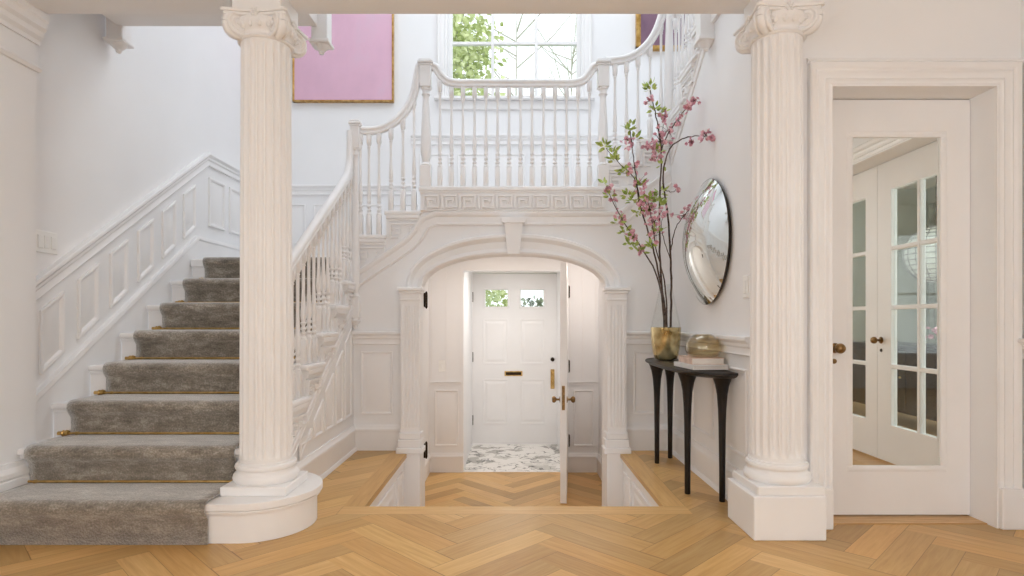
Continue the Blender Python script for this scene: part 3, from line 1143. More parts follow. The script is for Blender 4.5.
# flight one rail and balusters
XRL = XL - .015
rz1 = lambda d: noseline(d) + .68
P = [V((XRL, d, rz1(d))) for d in (2.95, 3.3, 3.8, 4.25)] + [V((XRL, 4.37, rz1(4.37) + .03)), V((XRL, 4.415, rz1(4.415) + .12)), V((XRL, 4.43, rz1(4.43) + .30))]
rail(spline(P, 4), (1, 0, 0))
for n in range(2, 8):
    for k in range(3):
        d = nose(n) + .045 + k * G / 3
        if d < 2.98:
            continue
        baluster(XRL, d, n * R, rz1(d) - .035 - n * R)
# right turn: rail, balusters, tall corner newel
Pr = [(606, 60.5), (615, 60), (625, 58.5), (636, 53.5), (647, 44), (655, 32), (661, 16), (664, 0), (666, -16)]
P = [V((at(x, 0, DR).x, DR, at(x, y, DR).z)) for x, y in Pr]
right_rail = spline(P, 4)
rail(right_rail, (0, -1, 0))
for x in (615, 626.5, 638):
    X = at(x, 0, DR).x
    baluster(X, DR, 12 * R, rail_z(right_rail, X) - .035 - 12 * R)
for x in (650, 661):
    X = at(x, 0, DR).x
    baluster(X, DR, 13 * R, min(3.25, rail_z(right_rail, X) - .035) - 13 * R)
newel(XR - .02, DA - .02, 13 * R - .02, 3.62, .040)
# upper flight on the right wall: rail and balusters
XRR = XR + .015
rz4 = lambda d: zr(d) + .70
rail([V((XRR, d, rz4(d))) for d in (4.42, 4.1, 3.8, 3.55)], (-1, 0, 0))
for k in range(3):
    for j in range(3):
        d = rn(k) - .045 - j * G / 3
        baluster(XRR, d, (14 + k) * R, rz4(d) - .035 - (14 + k) * R)

# second floor gallery edges and hanging newels
m = MB().box(-2.36, -1.165, DE, 3.55, SOF, H2, .003)
m.sweep([(-2.36, 3.55, SOF), (-2.36, 3.55, SOF)][:0] + [(-1.165, 3.55, SOF + .03), (-2.36, 3.55, SOF + .03)], [(0, 0), (.016, 0), (.016, .03), (0, .04)], (0, 1, 0))
struct(m.obj('ceiling_gallery', TRIM))
m = MB().box(XR - .02, XE, DE, 3.55, SOF, H2, .003)
struct(m.obj('ceiling_gallery_right', TRIM))


def hanging_newel(x, d, where):
    t = thing('hanging_newel', where, 'newel post', (x, d, 2.5), 'hanging newel posts')
    w = .048
    MB().box(x - w, x + w, d - w, d + w, 2.665, 3.5, .004).obj('post', TRIM, t)
    MB().box(x - w - .012, x + w + .012, d - w - .012, d + w + .012, 2.645, 2.668, .006, 2).lathe([(0, 0), (.012, .003), (.018, .012), (.014, .018), (.034, .034), (.046, .048), (.05, .056), (.04, .062)], (x, d, 2.592), 20).obj('pendant', TRIM, t, smooth=40)


hanging_newel(-1.155, 3.60, 'white hanging newel with carved drop beside the pink painting')
hanging_newel(1.17, 3.56, 'white hanging newel with carved drop above the round mirror')
hanging_newel(-2.375, 3.58, 'white hanging newel with carved drop high over the carpeted stairs by the left wall')

# ------------------------------------------------------------------ runner and rods
RX0, RX1 = -2.325, -1.325
tk = .012
prof = []
for n in range(1, 9):
    d, z = nose(n), n * R
    rf = d + .03 - tk if n > 1 else d + .03 - tk
    prof += [(rf, (n - 1) * R + (tk if n > 1 else 0.001)), (rf - .001, z - .07), (d + .012 - tk, z - .048)]
    for i in range(7):
        a = -PI * .78 + (PI * .78 + PI / 2) * 0
        ang = PI + PI * .22 - (PI * .72) * i / 6
        prof.append((d + .02 + (.02 + tk) * math.cos(ang), z - .02 + (.02 + tk) * math.sin(ang) * 1.0))
    if n < 8:
        nd = nose(n + 1) + .03 - tk
        prof.append((nd - .05, z + tk))
prof.append((nose(8) + .55, 8 * R + tk))
m = MB()
NXS = 24
bm = m.bm
grid = []
for i in range(NXS + 1):
    x = RX0 + (RX1 - RX0) * i / NXS
    grid.append([bm.verts.new((x, p[0], p[1])) for p in prof])
for i in range(NXS):
    for j in range(len(prof) - 1):
        bm.faces.new((grid[i][j], grid[i + 1][j], grid[i + 1][j + 1], grid[i][j + 1]))
run = m.obj('stair_runner', CARPET, None, smooth=60)
so = run.modifiers.new('pile', 'SOLIDIFY')
so.thickness = .011
so.offset = 0
tag(run, 'taupe grey carpet runner covering the left staircase from floor to landing', 'stair runner')
ORD = ['first', 'second', 'third', 'fourth', 'fifth', 'sixth', 'seventh']
for n in range(1, 8):
    d, z = nose(n + 1) + .03 - tk - .012, n * R + tk + .012
    t = thing('stair_rod', 'brass stair rod at the back of the %s carpeted step counted from the floor' % ORD[n - 1], 'stair rod', (-1.825, d, z - .012), 'brass stair rods on the runner')
    MB().tube([(-2.335, d, z), (-1.30, d, z)], .0062, 10).obj('rod', BRASS, t, smooth=60)
    for x, s in ((-2.335, -1), (-1.30, 1)):
        m = MB().lathe([(.0, 0), (.008, .001), (.011, .008), (.007, .014), (.010, .018), (.006, .024), (.006, .034)], (x - .0, d, z), 12, 'x') if s > 0 else MB().lathe([(.006, -.0), (.006, .010), (.010, .016), (.007, .020), (.011, .026), (.008, .033), (0, .034)], (x - .03, d, z), 12, 'x')
        for v in m.bm.verts:
            v.co = V((x, d, z)) + (v.co - V((x, d, z))) * 1.7
        m.obj('finial', BRASS, t, smooth=60)
        MB().box(x - s * .045 - .006, x - s * .045 + .006, d - .004, d + .014, z - .012, z + .008, .002).obj('clip', BRASS, t)


# ------------------------------------------------------------------ columns
def column(x, d, z0, label, plate_z0, r_b=.118, r_t=.1115, cap_z=2.300, block=None):
    t = thing('ionic_column', label, 'column', (x, d, z0), 'fluted ionic columns', 'thing')
    if block:
        bx0, bx1, bd0, bd1, bh = block
        m = MB().box(bx0, bx1, bd0, bd1, z0, z0 + bh, .004)
        m.obj('pedestal', TRIM, t)
    pz = plate_z0
    MB().box(x - .15, x + .15, d - .15, d + .15, pz, pz + .042, .004).obj('plinth', TRIM, t)
    # attic base
    bz = pz + .042
    m = MB().lathe([(.10, 0), (.138, .0), (.145, .008), (.148, .02), (.145, .034), (.138, .042), (.134, .045), (.130, .052), (.130, .060), (.136, .064), (.139, .074), (.135, .084), (.126, .088), (.125, .096), (.10, .098)], (x, d, bz), 64)
    m.obj('base', TRIM, t, smooth=40)
    # fluted shaft
    z1, z2 = bz + .095, cap_z - .005
    NF, SUB = 20, 10
    rings = []
    zs = [0, .012, .02, .03, .045, .06] + [.06 + (z2 - z1 - .12) * i / 20 for i in range(1, 20)] + [z2 - z1 - .06, z2 - z1 - .045, z2 - z1 - .03, z2 - z1 - .02, z2 - z1 - .01, z2 - z1]
    for zz in zs:
        f = zz / (z2 - z1)
        r = r_b + (r_t - r_b) * f ** 1.4
        e = min(zz, z2 - z1 - zz)
        dep = 0 if e < .02 else min(1, math.sqrt(max(0, (e - .02) / .04))) * .0125
        ring = []
        for i in range(NF * SUB):
            a = 2 * PI * i / (NF * SUB)
            ph = (i % SUB) / SUB
            fl = 0
            if .14 < ph < .86:
                q = (ph - .5) / .36
                fl = math.sqrt(max(0, 1 - q * q))
            rr = r - dep * fl
            ring.append(V((x + rr * math.cos(a), d + rr * math.sin(a), z1 + zz)))
        rings.append(ring)
    MB().quadloop(rings).obj('shaft', TRIM, t, smooth=28)
    # capital
    cz = cap_z
    m = MB()
    m.lathe([(.10, -.02), (.120, -.02), (.126, -.014), (.122, -.006), (.114, 0), (.113, .01), (.118, .018), (.130, .028), (.138, .042), (.140, .058), (.13, .08), (.10, .08)], (x, d, cz), 48)
    for i in range(20):     # egg and dart
        a = 2 * PI * (i + .5) / 20
        m.ball((x + .131 * math.cos(a), d + .132 * math.sin(a), cz + .038), .015, 2, (.8, .8, 1.25))
    cap = m.obj('capital', TRIM, t, smooth=40)
    # abacus: concave sided
    m = MB()

    def aba(hw, cut, bow):
        pts = []
        cs = [(-1, -1), (1, -1), (1, 1), (-1, 1)]
        for i in range(4):
            ax_, ay_ = cs[i]
            bx_, by_ = cs[(i + 1) % 4]
            for k in range(9):
                s_ = cut + (1 - 2 * cut) * k / 8
                u = ax_ + (bx_ - ax_) * s_
                v = ay_ + (by_ - ay_) * s_
                w = bow * math.sin(PI * k / 8)
                nx, ny = (ax_ + bx_) / 2, (ay_ + by_) / 2
                pts.append((x + hw * (u - nx * w), d + hw * (v - ny * w)))
        return pts
    m.slab([aba(.145, .04, .12)], top, cz + .074, cz + .086)
    m.slab([aba(.154, .04, .12)], top, cz + .086, cz + .10)
    m.obj('abacus', TRIM, cap, bevel=.004)
    # diagonal volutes
    for sx, sy in ((-1, -1), (1, -1), (1, 1), (-1, 1)):
        m = MB()
        dg = V((sx, sy, 0)).normalized()
        ax = V((-dg.y, dg.x, 0))
        c0 = V((x, d, cz + .042)) + dg * .138
        th0 = .034
        # back disc
        rings = []
        for h in (-th0 * .8, th0 * .8):
            rings.append([c0 + ax * h + (dg * math.cos(2 * PI * j / 28) + V((0, 0, 1)) * math.sin(2 * PI * j / 28)) * .050 for j in range(28)])
        m.quadloop(rings)
        # spiral ridge on both faces
        for fs in (-1, 1):
            pts, rad = [], []
            for i in range(61):
                tt = i / 60
                a = PI / 2 + tt * 2.5 * 2 * PI * (-1)
                r = .050 * (1 - tt) ** .9 + .009
                pts.append(c0 + ax * (fs * th0 * .8) + (dg * math.cos(PI - a) * -1 * -1 + V((0, 0, 1)) * math.sin(PI - a)) * r)
                rad.append(.0085 * (1 - tt * .5))
            m.tube(pts, rad, 8)
            m.ball(c0 + ax * (fs * th0 * .85), .013, 1)
        # rim
        m.tube([c0 + (dg * math.cos(2 * PI * j / 28) + V((0, 0, 1)) * math.sin(2 * PI * j / 28)) * .046 for j in range(29)], .019, 8)
        # scroll neck running up under the abacus
        p0 = c0 + V((0, 0, .055)) - dg * .01
        p1 = V((x, d, cz + .070)) + dg * .06
        m.tube([p0 + dg * .02 + V((0, 0, -.006)), p0.lerp(p1, .35) + V((0, 0, .004)), p1], [.022, .022, .02], 8)
        m.obj('volute', TRIM, cap, smooth=50)
    for sx, sy in ((0, -1), (1, 0), (0, 1), (-1, 0)):
        m = MB()
        c = V((x + sx * .134, d + sy * .134, cz + .086))
        for j in range(6):
            a = 2 * PI * j / 6
            u = V((-sy, sx, 0))
            m.ball(c + (u * math.cos(a) + V((0, 0, 1)) * math.sin(a)) * .014, .010, 1)
        m.ball(c + V((sx, sy, 0)) * .006, .009, 1)
        m.obj('rosette', TRIM, cap, smooth=50)
    MB().box(x - .112, x + .112, d - .112, d + .112, cz + .10, BEAMZ, .003).obj('impost_block', TRIM, t)
    return t


column(-1.172, 2.83, R, 'white fluted column with ionic capital standing on the rounded bottom stair step', R)
column(1.247, 2.785, 0, 'white fluted column with ionic capital on a square pedestal beside the mirrored door', .195, block=(1.075, 1.398, 2.625, 2.945, .195))


# ------------------------------------------------------------------ doors
def knob(c, r, parent, material, N, name='knob'):
    """round knob with rose; N points out of the door"""
    N = V(N)
    ax = 'y' if abs(N.y) > .5 else 'x'
    s = N.y if ax == 'y' else N.x
    pr = [(.001, 0), (r * .95, 0), (r * 1.0, .004), (r * .85, .008), (r * .36, .011), (r * .32, .028), (r * .55, .034), (r * .95, .042), (r * 1.02, .054), (r * .8, .066), (r * .4, .071), (.001, .072)]
    return MB().lathe([(a, h * s) for a, h in pr], c, 20, ax).obj(name, material, parent, smooth=50)


def panel_on(m, u0, u1, v0, v1, fn):
    m.panel(rect(u0, u1, v0, v1), fn, [(0, 0), (0, .004), (.006, .006), (.016, .002), (.03, .001), (.055, .006)])


# front door (end of the vestibule)
FY = 7.25
dx0, dx1 = -.508 + .03, .557 - .0
dz0, dz1 = LOW + .006, LOW + 2.085
f = on_front(FY)
lights = [(-.505 + .155 + .0, -.505 + .425), (-.505 + .595, -.505 + .865)]
lights = [(at(485.5, 0, FY).x, at(507.5, 0, FY).x), (at(521, 0, FY).x, at(543.5, 0, FY).x)]
lz0, lz1 = at(0, 306.5, FY).z, at(0, 290, FY).z
m = MB().slab([[(dx0, dz0), (dx1, dz0), (dx1, dz1), (dx0, dz1)]] + [[(a, lz0), (a, lz1), (b, lz1), (b, lz0)] for a, b in lights], f, -.045, 0)
for a, b in lights:
    rings_ = []
    for (x0_, x1_, z0_, z1_) in ((a - .02, b + .02, lz0 - .02, lz0), (a - .02, b + .02, lz1, lz1 + .02), (a - .02, a, lz0, lz1), (b, b + .02, lz0, lz1)):
        m.panel(rect(x0_, x1_, z0_, z1_), f, [(0, 0), (.003, .01), (.006, .01)])
for a, b in ((at(483, 0, FY).x, at(508, 0, FY).x), (at(520, 0, FY).x, at(545, 0, FY).x)):
    panel_on(m, a, b, at(0, 364, FY).z, at(0, 319, FY).z, f)
    panel_on(m, a, b, at(0, 424, FY).z, at(0, 379, FY).z, f)
fd = struct(m.obj('door_1', TRIM), 'white panelled front door with two small lights and a brass mail slot')
m = MB()
for a, b in lights:
    m.box(a, b, FY + .018, FY + .024, lz0, lz1)
m.obj('pane', GLASS, fd)
ms = at(513.5, 373.5, FY)
m = MB().box(ms.x - .11, ms.x + .11, FY - .008, FY, ms.z - .03, ms.z + .03, .003)
mail = m.obj('mail_slot', BRASS, fd)
MB().box(ms.x - .095, ms.x + .095, FY - .012, FY - .006, ms.z - .018, ms.z + .018, .002).obj('flap', DBRONZE, mail)
hp = at(552.5, 379, FY)
m = MB().box(hp.x - .024, hp.x + .024, FY - .008, FY, hp.z - .12, hp.z + .12, .004)
pl = m.obj('handle_plate', BRASS, fd)
MB().tube([(hp.x, FY - .01, hp.z + .08), (hp.x, FY - .05, hp.z + .07), (hp.x, FY - .055, hp.z), (hp.x, FY - .05, hp.z - .06), (hp.x, FY - .01, hp.z - .07)], .01, 10).obj('handle', BRASS, pl, smooth=60)
MB().lathe([(.001, -.02), (.02, -.02), (.026, -.006), (.026, 0)], (hp.x, FY, hp.z + .24), 16, 'y').obj('deadbolt', DBRONZE, fd, smooth=40)
for y in (297, 357, 420):
    p = at(471.2, y, FY)
    MB().box(dx0 - .012, dx0 + .012, FY - .014, FY + .0, p.z - .06, p.z + .06, .003).obj('hinge', STEEL, fd)
# frame around front door
m = MB().slab([[(VX0, LOW), (dx0, LOW), (dx0, dz1 + .006), (dx1, dz1 + .006), (dx1, LOW), (VX1, LOW), (VX1, 1.6), (VX0, 1.6)]], f, -.1, -.0)
m.box(VX0, VX1, FY - .02, FY + .1, LOW, LOW + .005)
m.slab([[(VX0 - .3, LOW - .3), (VX0, LOW - .3), (VX0, 1.6), (VX1, 1.6), (VX1, LOW - .3), (VX1 + .3, LOW - .3), (VX1 + .3, 1.9), (VX0 - .3, 1.9)]], f, -.2, -.05)
struct(m.obj('trim_front_door', TRIM))

# vestibule inner door standing open, hinged at the right of the opening
hx, hd = VX1 - .018, DB - .004
ndx, ndd = at(563.4, 0, 4.88).x, 4.88
dirv = V((ndx - hx, ndd - hd, 0))
Ld = dirv.length
dirv.normalize()
nrm = V((dirv.y, -dirv.x, 0))       # towards -X side
if nrm.x > 0:
    nrm = -nrm
zb, zt_ = LOW + .008, 1.468
P3 = lambda u, v, h: V((hx, hd, 0)) + dirv * u + nrm * h + V((0, 0, v))
m = MB().slab([[(0, zb), (Ld, zb), (Ld, zt_), (0, zt_)]], P3, -.026, .026)
for h_, sg in ((.026, 1), (-.026, -1)):
    fn = (lambda hh, ss: (lambda u, v, h: P3(u, v, hh + ss * h)))(h_, sg)
    for a, b in ((.12, Ld / 2 - .05), (Ld / 2 + .05, Ld - .12)):
        panel_on(m, a, b, zb + .25, zb + .85, fn)
        panel_on(m, a, b, zb + 1.0, zt_ - .13, fn)
d2 = struct(m.obj('door_2', TRIM), 'white inner door standing open edge-on under the arch')
kz = at(0, 398, 4.88).z
MB().slab([[(Ld - .0, kz - .10), (Ld + .004, kz - .10), (Ld + .004, kz + .10), (Ld - .0, kz + .10)]], P3, -.012, .012).obj('lock_plate', BRONZE, d2)
for s in (-1, 1):
    c = P3(Ld - .06, kz - .02, s * .026)
    pr = [(.001, 0), (.026, 0), (.026, .006), (.009, .01), (.009, .032), (.016, .036), (.026, .046), (.028, .056), (.022, .068), (.001, .072)]
    MB().lathe([(a, -h * s) for a, h in pr], c, 18, 'x').obj('knob', BRONZE, d2, smooth=50)
for y in (292, 366, 440):
    p = at(566, y, DB)
    MB().lathe([(.0, -.065), (.008, -.06), (.011, -.05), (.011, .05), (.008, .06), (0, .065)], (hx + .031, hd - .03, p.z), 10).box(hx + .0, hx + .036, hd - .032, hd - .012, p.z - .05, p.z + .05, .002).obj('hinge', DBRONZE, d2, smooth=40)
# hinge leaves left on the arch jamb
for y in (300, 450):
    p = at(425.5, y, 4.58)
    t = MB().box(AX - AW, AX - AW + .012, 4.545, 4.575, p.z - .055, p.z + .055, .003).lathe([(.0, -.07), (.008, -.06), (.01, -.05), (.01, .05), (.008, .06), (0, .07)], (AX - AW + .016, 4.58, p.z), 10).obj('hinge', DBRONZE, None, smooth=40)
    tag(t, ('upper' if y == 300 else 'lower') + ' dark bronze hinge on the left jamb of the arch', 'hinge', 'hinges on the arch jamb', 'thing')

# mirrored door
MY = 2.945
f = on_front(MY)
mx0, mx1, mz0, mz1 = 1.697, 2.137, .255, 1.889
m = MB().slab([[(MX0 + .002, .012), (MX1 - .002, .012), (MX1 - .002, MZ - .004), (MX0 + .002, MZ - .004)], [(mx0, mz0), (mx0, mz1), (mx1, mz1), (mx1, mz0)]], f, -.04, 0)
m.box(MX0 + .002, MX1 - .002, MY + .02, MY + .05, .012, MZ - .004)
for (a, b, c, d_) in ((mx0 - .03, mx1 + .03, mz0 - .03, mz0), (mx0 - .03, mx1 + .03, mz1, mz1 + .03), (mx0 - .03, mx0, mz0, mz1), (mx1, mx1 + .03, mz0, mz1)):
    m.panel(rect(a, b, c, d_), f, [(0, 0), (.008, .0025), (.012, .003)])
d3 = struct(m.obj('door_3', TRIM), 'white door with a tall mirror panel and bronze knob')
MB().box(mx0 - .001, mx1 + .001, MY + .008, MY + .0195, mz0 - .001, mz1 + .001).obj('mirror_panel', MIRROR, d3)
kp = at(837, 348, MY)
knob((kp.x - .012, MY, kp.z), .025, d3, BRONZE, (0, -1, 0))
MB().lathe([(.001, -.006), (.011, -.005), (.013, 0)], (kp.x - .014, MY, kp.z - .066), 14, 'y').obj('keyhole_cover', BRONZE, d3, smooth=40)
m = MB()
m.box(MX0, MX1, 2.84, 3.0, 0.0, .004)
m.box(MX0, MX0 + .012, MY - .012, MY + .06, 0, 0.001)
struct(m.obj('trim_door_saddle', OAKP))


# french doors
def french_leaf(nm, y0, y1, knob_at):
    xf = 2.565
    f = on_right(xf)
    g0, g1 = y0 + .148, y1 - .135
    gz0, gz1 = .266, 1.865
    m = MB().slab([[(y0, .014), (y1, .014), (y1, FDZ - .004), (y0, FDZ - .004)], [(g0, gz0), (g0, gz1), (g1, gz1), (g1, gz0)]], f, -.042, 0)
    ym = (g0 + g1) / 2
    m.box(xf + .001, xf + .041, ym - .014, ym + .014, gz0 - .01, gz1 + .01, .004)
    for k in range(1, 4):
        z = gz0 + (gz1 - gz0) * k / 4
        m.box(xf + .002, xf + .040, g0 - .01, g1 + .01, z - .014, z + .014, .004)
    d = struct(m.obj(nm, TRIM), 'white glazed french door in the side wall of the front room')
    MB().box(xf + .018, xf + .024, g0, g1, gz0, gz1).obj('pane', GLASS, d)
    if knob_at is None:
        return
    knob((xf, knob_at, .84), .024, d, BRONZE, (-1, 0, 0))
    MB().lathe([(.001, -.006), (.010, -.005), (.012, 0)], (xf, knob_at, .77), 14, 'x').obj('keyhole_cover', DBRONZE, d, smooth=40)


french_leaf('door_4', FD0 + .002, 1.753, None)
french_leaf('door_5', 1.757, FD1 - .002, 1.80)

# ------------------------------------------------------------------ windows
m = MB()
f = on_front(DB)
gz = at(0, 96.5, DB + .05).z
fr_d0, fr_d1 = DB + .03, DB + .08
m.slab([[(WX0, WZ0 - .0), (WX1, WZ0 - .0), (WX1, WZ1), (WX0, WZ1)], [(WX0 + .035, WZ0 + .035), (WX0 + .035, WZ1 - .035), (WX1 - .035, WZ1 - .035), (WX1 - .035, WZ0 + .035)]], f, -.08, -.03)
for k in (1, 2):
    x = WX0 + (WX1 - WX0) * k / 3
    m.box(x - .015, x + .015, fr_d0 + .001, fr_d1 - .001, WZ0 + .01, WZ1 - .01, .003)
for k in (1, 2):
    z = WZ0 + .02 + .545 * k
    m.box(WX0 + .01, WX1 - .01, fr_d0 + .003, fr_d1 - .003, z - .015, z + .015, .003)
m.sweep([(WX0, DB, WZ0), (WX0, DB, WZ1), (WX1, DB, WZ1), (WX1, DB, WZ0)], [(a, c) for a, c in CASE], (0, -1, 0))
m.box(WX0 - .14, WX1 + .14, DB - .06, DB + .03, WZ0 - .03, WZ0, .006)
m.box(WX0 - .10, WX1 + .10, DB - .02, DB, WZ0 - .12, WZ0 - .03, .006)
w1 = struct(m.obj('window_1', TRIM, smooth=30), 'tall white window over the stair landing')
MB().box(WX0 + .03, WX1 - .03, DB + .052, DB + .056, WZ0 + .03, WZ1 - .03).obj('pane', GLASS, w1)
for i, (x0, x1) in enumerate(((-1.9, -0.25), (0.25, 1.9))):
    m = MB().slab([[(x0, .45), (x1, .45), (x1, 2.25), (x0, 2.25)], [(x0 + .05, .5), (x0 + .05, 2.2), (x1 - .05, 2.2), (x1 - .05, .5)]], lambda u, v, h: V((u, YB - .06 + h, v)), -.03, .03)
    m.box((x0 + x1) / 2 - .015, (x0 + x1) / 2 + .015, YB - .08, YB - .04, .5, 2.2)
    m.box(x0, x1, YB - .08, YB - .04, 1.34, 1.37)
    w = struct(m.obj('window_%d' % (i + 2), TRIM))  # unseen rear window, added to light the room
    MB().box(x0 + .05, x1 - .05, YB - .062, YB - .058, .5, 2.2).obj('pane', GLASS, w)

m = MB()
m.slab([[(-1.05, .45), (.65, .45), (.65, 2.25), (-1.05, 2.25)], [(-1.0, .5), (-1.0, 2.2), (.6, 2.2), (.6, .5)]], on_left(-2.44), -.03, .03)
m.box(-2.46, -2.42, -.215, -.185, .5, 2.2).box(-2.46, -2.42, -1.05, .65, 1.34, 1.37)
w = struct(m.obj('window_4', TRIM))  # unseen window added for light on the mirrored door reveal
MB().box(-2.442, -2.438, -1.0, .6, .5, 2.2).obj('pane', GLASS, w)

# ------------------------------------------------------------------ pictures
t = thing('painting', 'large pink abstract painting in a thin gilt frame on the stair wall', 'painting', (-1.67, DB - .03, 3.16))


def picture(t, x0, x1, z0, z1, art, fw=.018):
    MB().box(x0 + fw, x1 - fw, DB - .035, DB - .004, z0 + fw, z1 - fw).obj('canvas', art, t)
    m = MB()
    m.sweep([(x0, DB, z0), (x1, DB, z0), (x1, DB, z1), (x0, DB, z1), (x0, DB, z0)][::1], [(0, 0), (.045, 0), (.045, fw * .6), (.038, fw), (0, fw)], (0, -1, 0))
    m.obj('frame', GOLD, t)


picture(t, -2.175, -1.172, 3.15, 4.45, PINK)
t = thing('painting', 'mauve abstract painting in a gold frame right of the landing window', 'painting', (1.57, DB - .03, 3.68))
picture(t, 1.24, 1.90, 3.665, 4.5, PURPLE, .045)


# ------------------------------------------------------------------ switches
def switch(x, d, z, side, n, label):
    t = thing('light_switch', label, 'light switch', (x, d, z))
    fn = on_left(x) if side > 0 else on_right(x)
    w = .021 * n + .014
    MB().panel(rect(d - w, d + w, z - .058, z + .058), fn, [(0, 0), (.0, .004), (.004, .007), (.01, .007)]).obj('plate', SWITCH, t)
    for k in range(n):
        c = d + (k - (n - 1) / 2) * .044
        MB().panel(rect(c - .017, c + .017, z - .034, z + .034), fn, [(0, .0072), (.001, .010), (.003, .0115)]).obj('rocker', SWITCH, t)


switch(XW, at(46, 0, 1).x and 3.125, 1.39, 1, 3, 'white three-rocker light switch on the left wall above the stair wainscot')
t = thing('light_switch', 'small white wall plate on the lower hall wall left of the marble entry', 'light switch', (-.695, DB, .52))
MB().panel(rect(-.73, -.66, .462, .578), on_front(DB), [(0, 0), (0, .004), (.004, .007), (.01, .007)]).obj('plate', SWITCH, t)
MB().panel(rect(-.706, -.684, .49, .55), on_front(DB), [(0, .0072), (.001, .010), (.003, .0115)]).obj('rocker', SWITCH, t)
switch(XR, 3.03, 1.15, -1, 1, 'white single light switch on the hall wall between mirror and right column')

# ------------------------------------------------------------------ console table
TZ = .708
ct = thing('console_table', 'slim black wooden console table with bowed top and tapered legs', 'table', (1.08, 3.68, 0))


def bow(off):
    pts = []
    y0, y1, xw, xf = 3.035, 4.32, XR - .04, .895
    cy, hy = (y0 + y1) / 2, (y1 - y0) / 2
    for i in range(37):
        a = PI * i / 36
        c, s = math.cos(a), math.sin(a)
        pts.append((xw - (xw - xf + off) * abs(s) ** .62, cy + (hy + off) * math.copysign(abs(c) ** .75, c)))
    return pts


m = MB()
rings = [[V((x, y, z)) for x, y in bow(o)] for o, z in ((-.06, TZ - .034), (-.02, TZ - .024), (0, TZ - .012), (0, TZ - .003), (-.004, TZ))]
m.quadloop(rings)
m.obj('tabletop', BLACKWOOD, ct, smooth=40)
for x, d in ((.995, 4.05), (1.125, 4.20), (.993, 3.34), (1.137, 3.195)):
    pr = [(.0145, 0), (.016, .004), (.0165, .2), (.019, .4), (.022, .5), (.028, .58), (.037, .63), (.047, .66), (.056, .684)]
    MB().lathe(pr, (x, d, 0), 20).obj('leg', BLACKWOOD, ct, smooth=40)

# vase with amber foot and clear neck
vx, vd = 1.05, 4.03
vs = thing('vase', 'amber and gold glass vase holding blossom branches on the black console', 'vase', (vx, vd, TZ))
m = MB()
m.lathe([(.001, .002), (.050, .0), (.072, .010), (.085, .04), (.096, .11), (.101, .19), (.102, .222), (.097, .222), (.095, .18), (.088, .11), (.078, .05), (.066, .014), (.001, .014)], (vx, vd, TZ), 48)
m.obj('body', AMBER, vs, smooth=50)
m = MB()
m.lathe([(.099, .222), (.092, .26), (.075, .34), (.056, .43), (.044, .50), (.046, .515), (.042, .515), (.0405, .50), (.052, .43), (.071, .34), (.088, .26), (.095, .222)], (vx, vd, TZ), 48)
m.obj('neck', THIN, vs, smooth=60)

# books
b1 = thing('book', 'white hardback lying flat on the console under a smaller book', 'book', (1.06, 3.40, TZ), 'books on the console')


def book(t, c, yaw, w, l, h, cover, z0):
    R_ = Matrix.Rotation(yaw, 4, 'Z')

    def tr(m):
        for v in m.bm.verts:
            v.co = R_ @ v.co + V((c[0], c[1], z0))
        return m
    tr(MB().box(-w / 2, w / 2, -l / 2, l / 2, 0, .003, .001).box(-w / 2, w / 2, -l / 2, l / 2, h - .003, h, .001).box(-w / 2, -w / 2 + .003, -l / 2, l / 2, 0, h, .001)).obj('cover', cover, t)
    tr(MB().box(-w / 2 + .003, w / 2 - .006, -l / 2 + .005, l / 2 - .005, .003, h - .003)).obj('pages', PAGES, t)


book(b1, (1.08, 3.38), .08, .205, .30, .026, PAPER, TZ)
b2 = thing('book', 'pale rose book on top of the white hardback under the glass bowl', 'book', (1.06, 3.42, TZ + .026), 'books on the console')
book(b2, (1.088, 3.40), .0, .185, .26, .036, ROSEC, TZ + .026)
# glass bowl
bz = TZ + .062
bw = MB().lathe([(.001, .0), (.055, .0), (.078, .006), (.094, .022), (.099, .042), (.096, .072), (.083, .102), (.060, .122), (.046, .128), (.044, .124), (.058, .117), (.079, .098), (.091, .07), (.093, .044), (.088, .026), (.074, .013), (.052, .009), (.001, .009)], (1.093, 3.37, bz), 48)
bw = bw.obj('glass_bowl', SMOKE, None, smooth=60)
tag(bw, 'rounded smoky amber glass bowl on top of the stacked books', 'bowl')

# round mirror on the right wall
mc = V((XR - .02, 3.575, 1.448))
rm = thing('round_mirror', 'round domed frameless wall mirror with dark edge above the console', 'mirror', mc)
ry, rz_ = .368, .376


def dish(prof, seg=72):
    return [[V((XR - x, mc.y + ry * k * math.cos(2 * PI * j / seg), mc.z + rz_ * k * math.sin(2 * PI * j / seg))) for j in range(seg)] for x, k in prof]


MB().quadloop(dish([(.001, .93), (.016, .985), (.022, 1.0), (.026, 1.0)])).obj('backing', DBRONZE, rm, smooth=40)
capd = .125
prof = [(.0262, .995)]
for i in range(1, 25):
    a = i / 24
    k = math.cos(a * PI / 2)
    prof.append((.0262 + capd * (1 - k * k), max(k * .995, .004)))
m = MB().quadloop(dish(prof), cap0=False)
m.obj('glass', MIRROR, rm, smooth=60)

# ------------------------------------------------------------------ blossom branches
rb = random.Random(5)


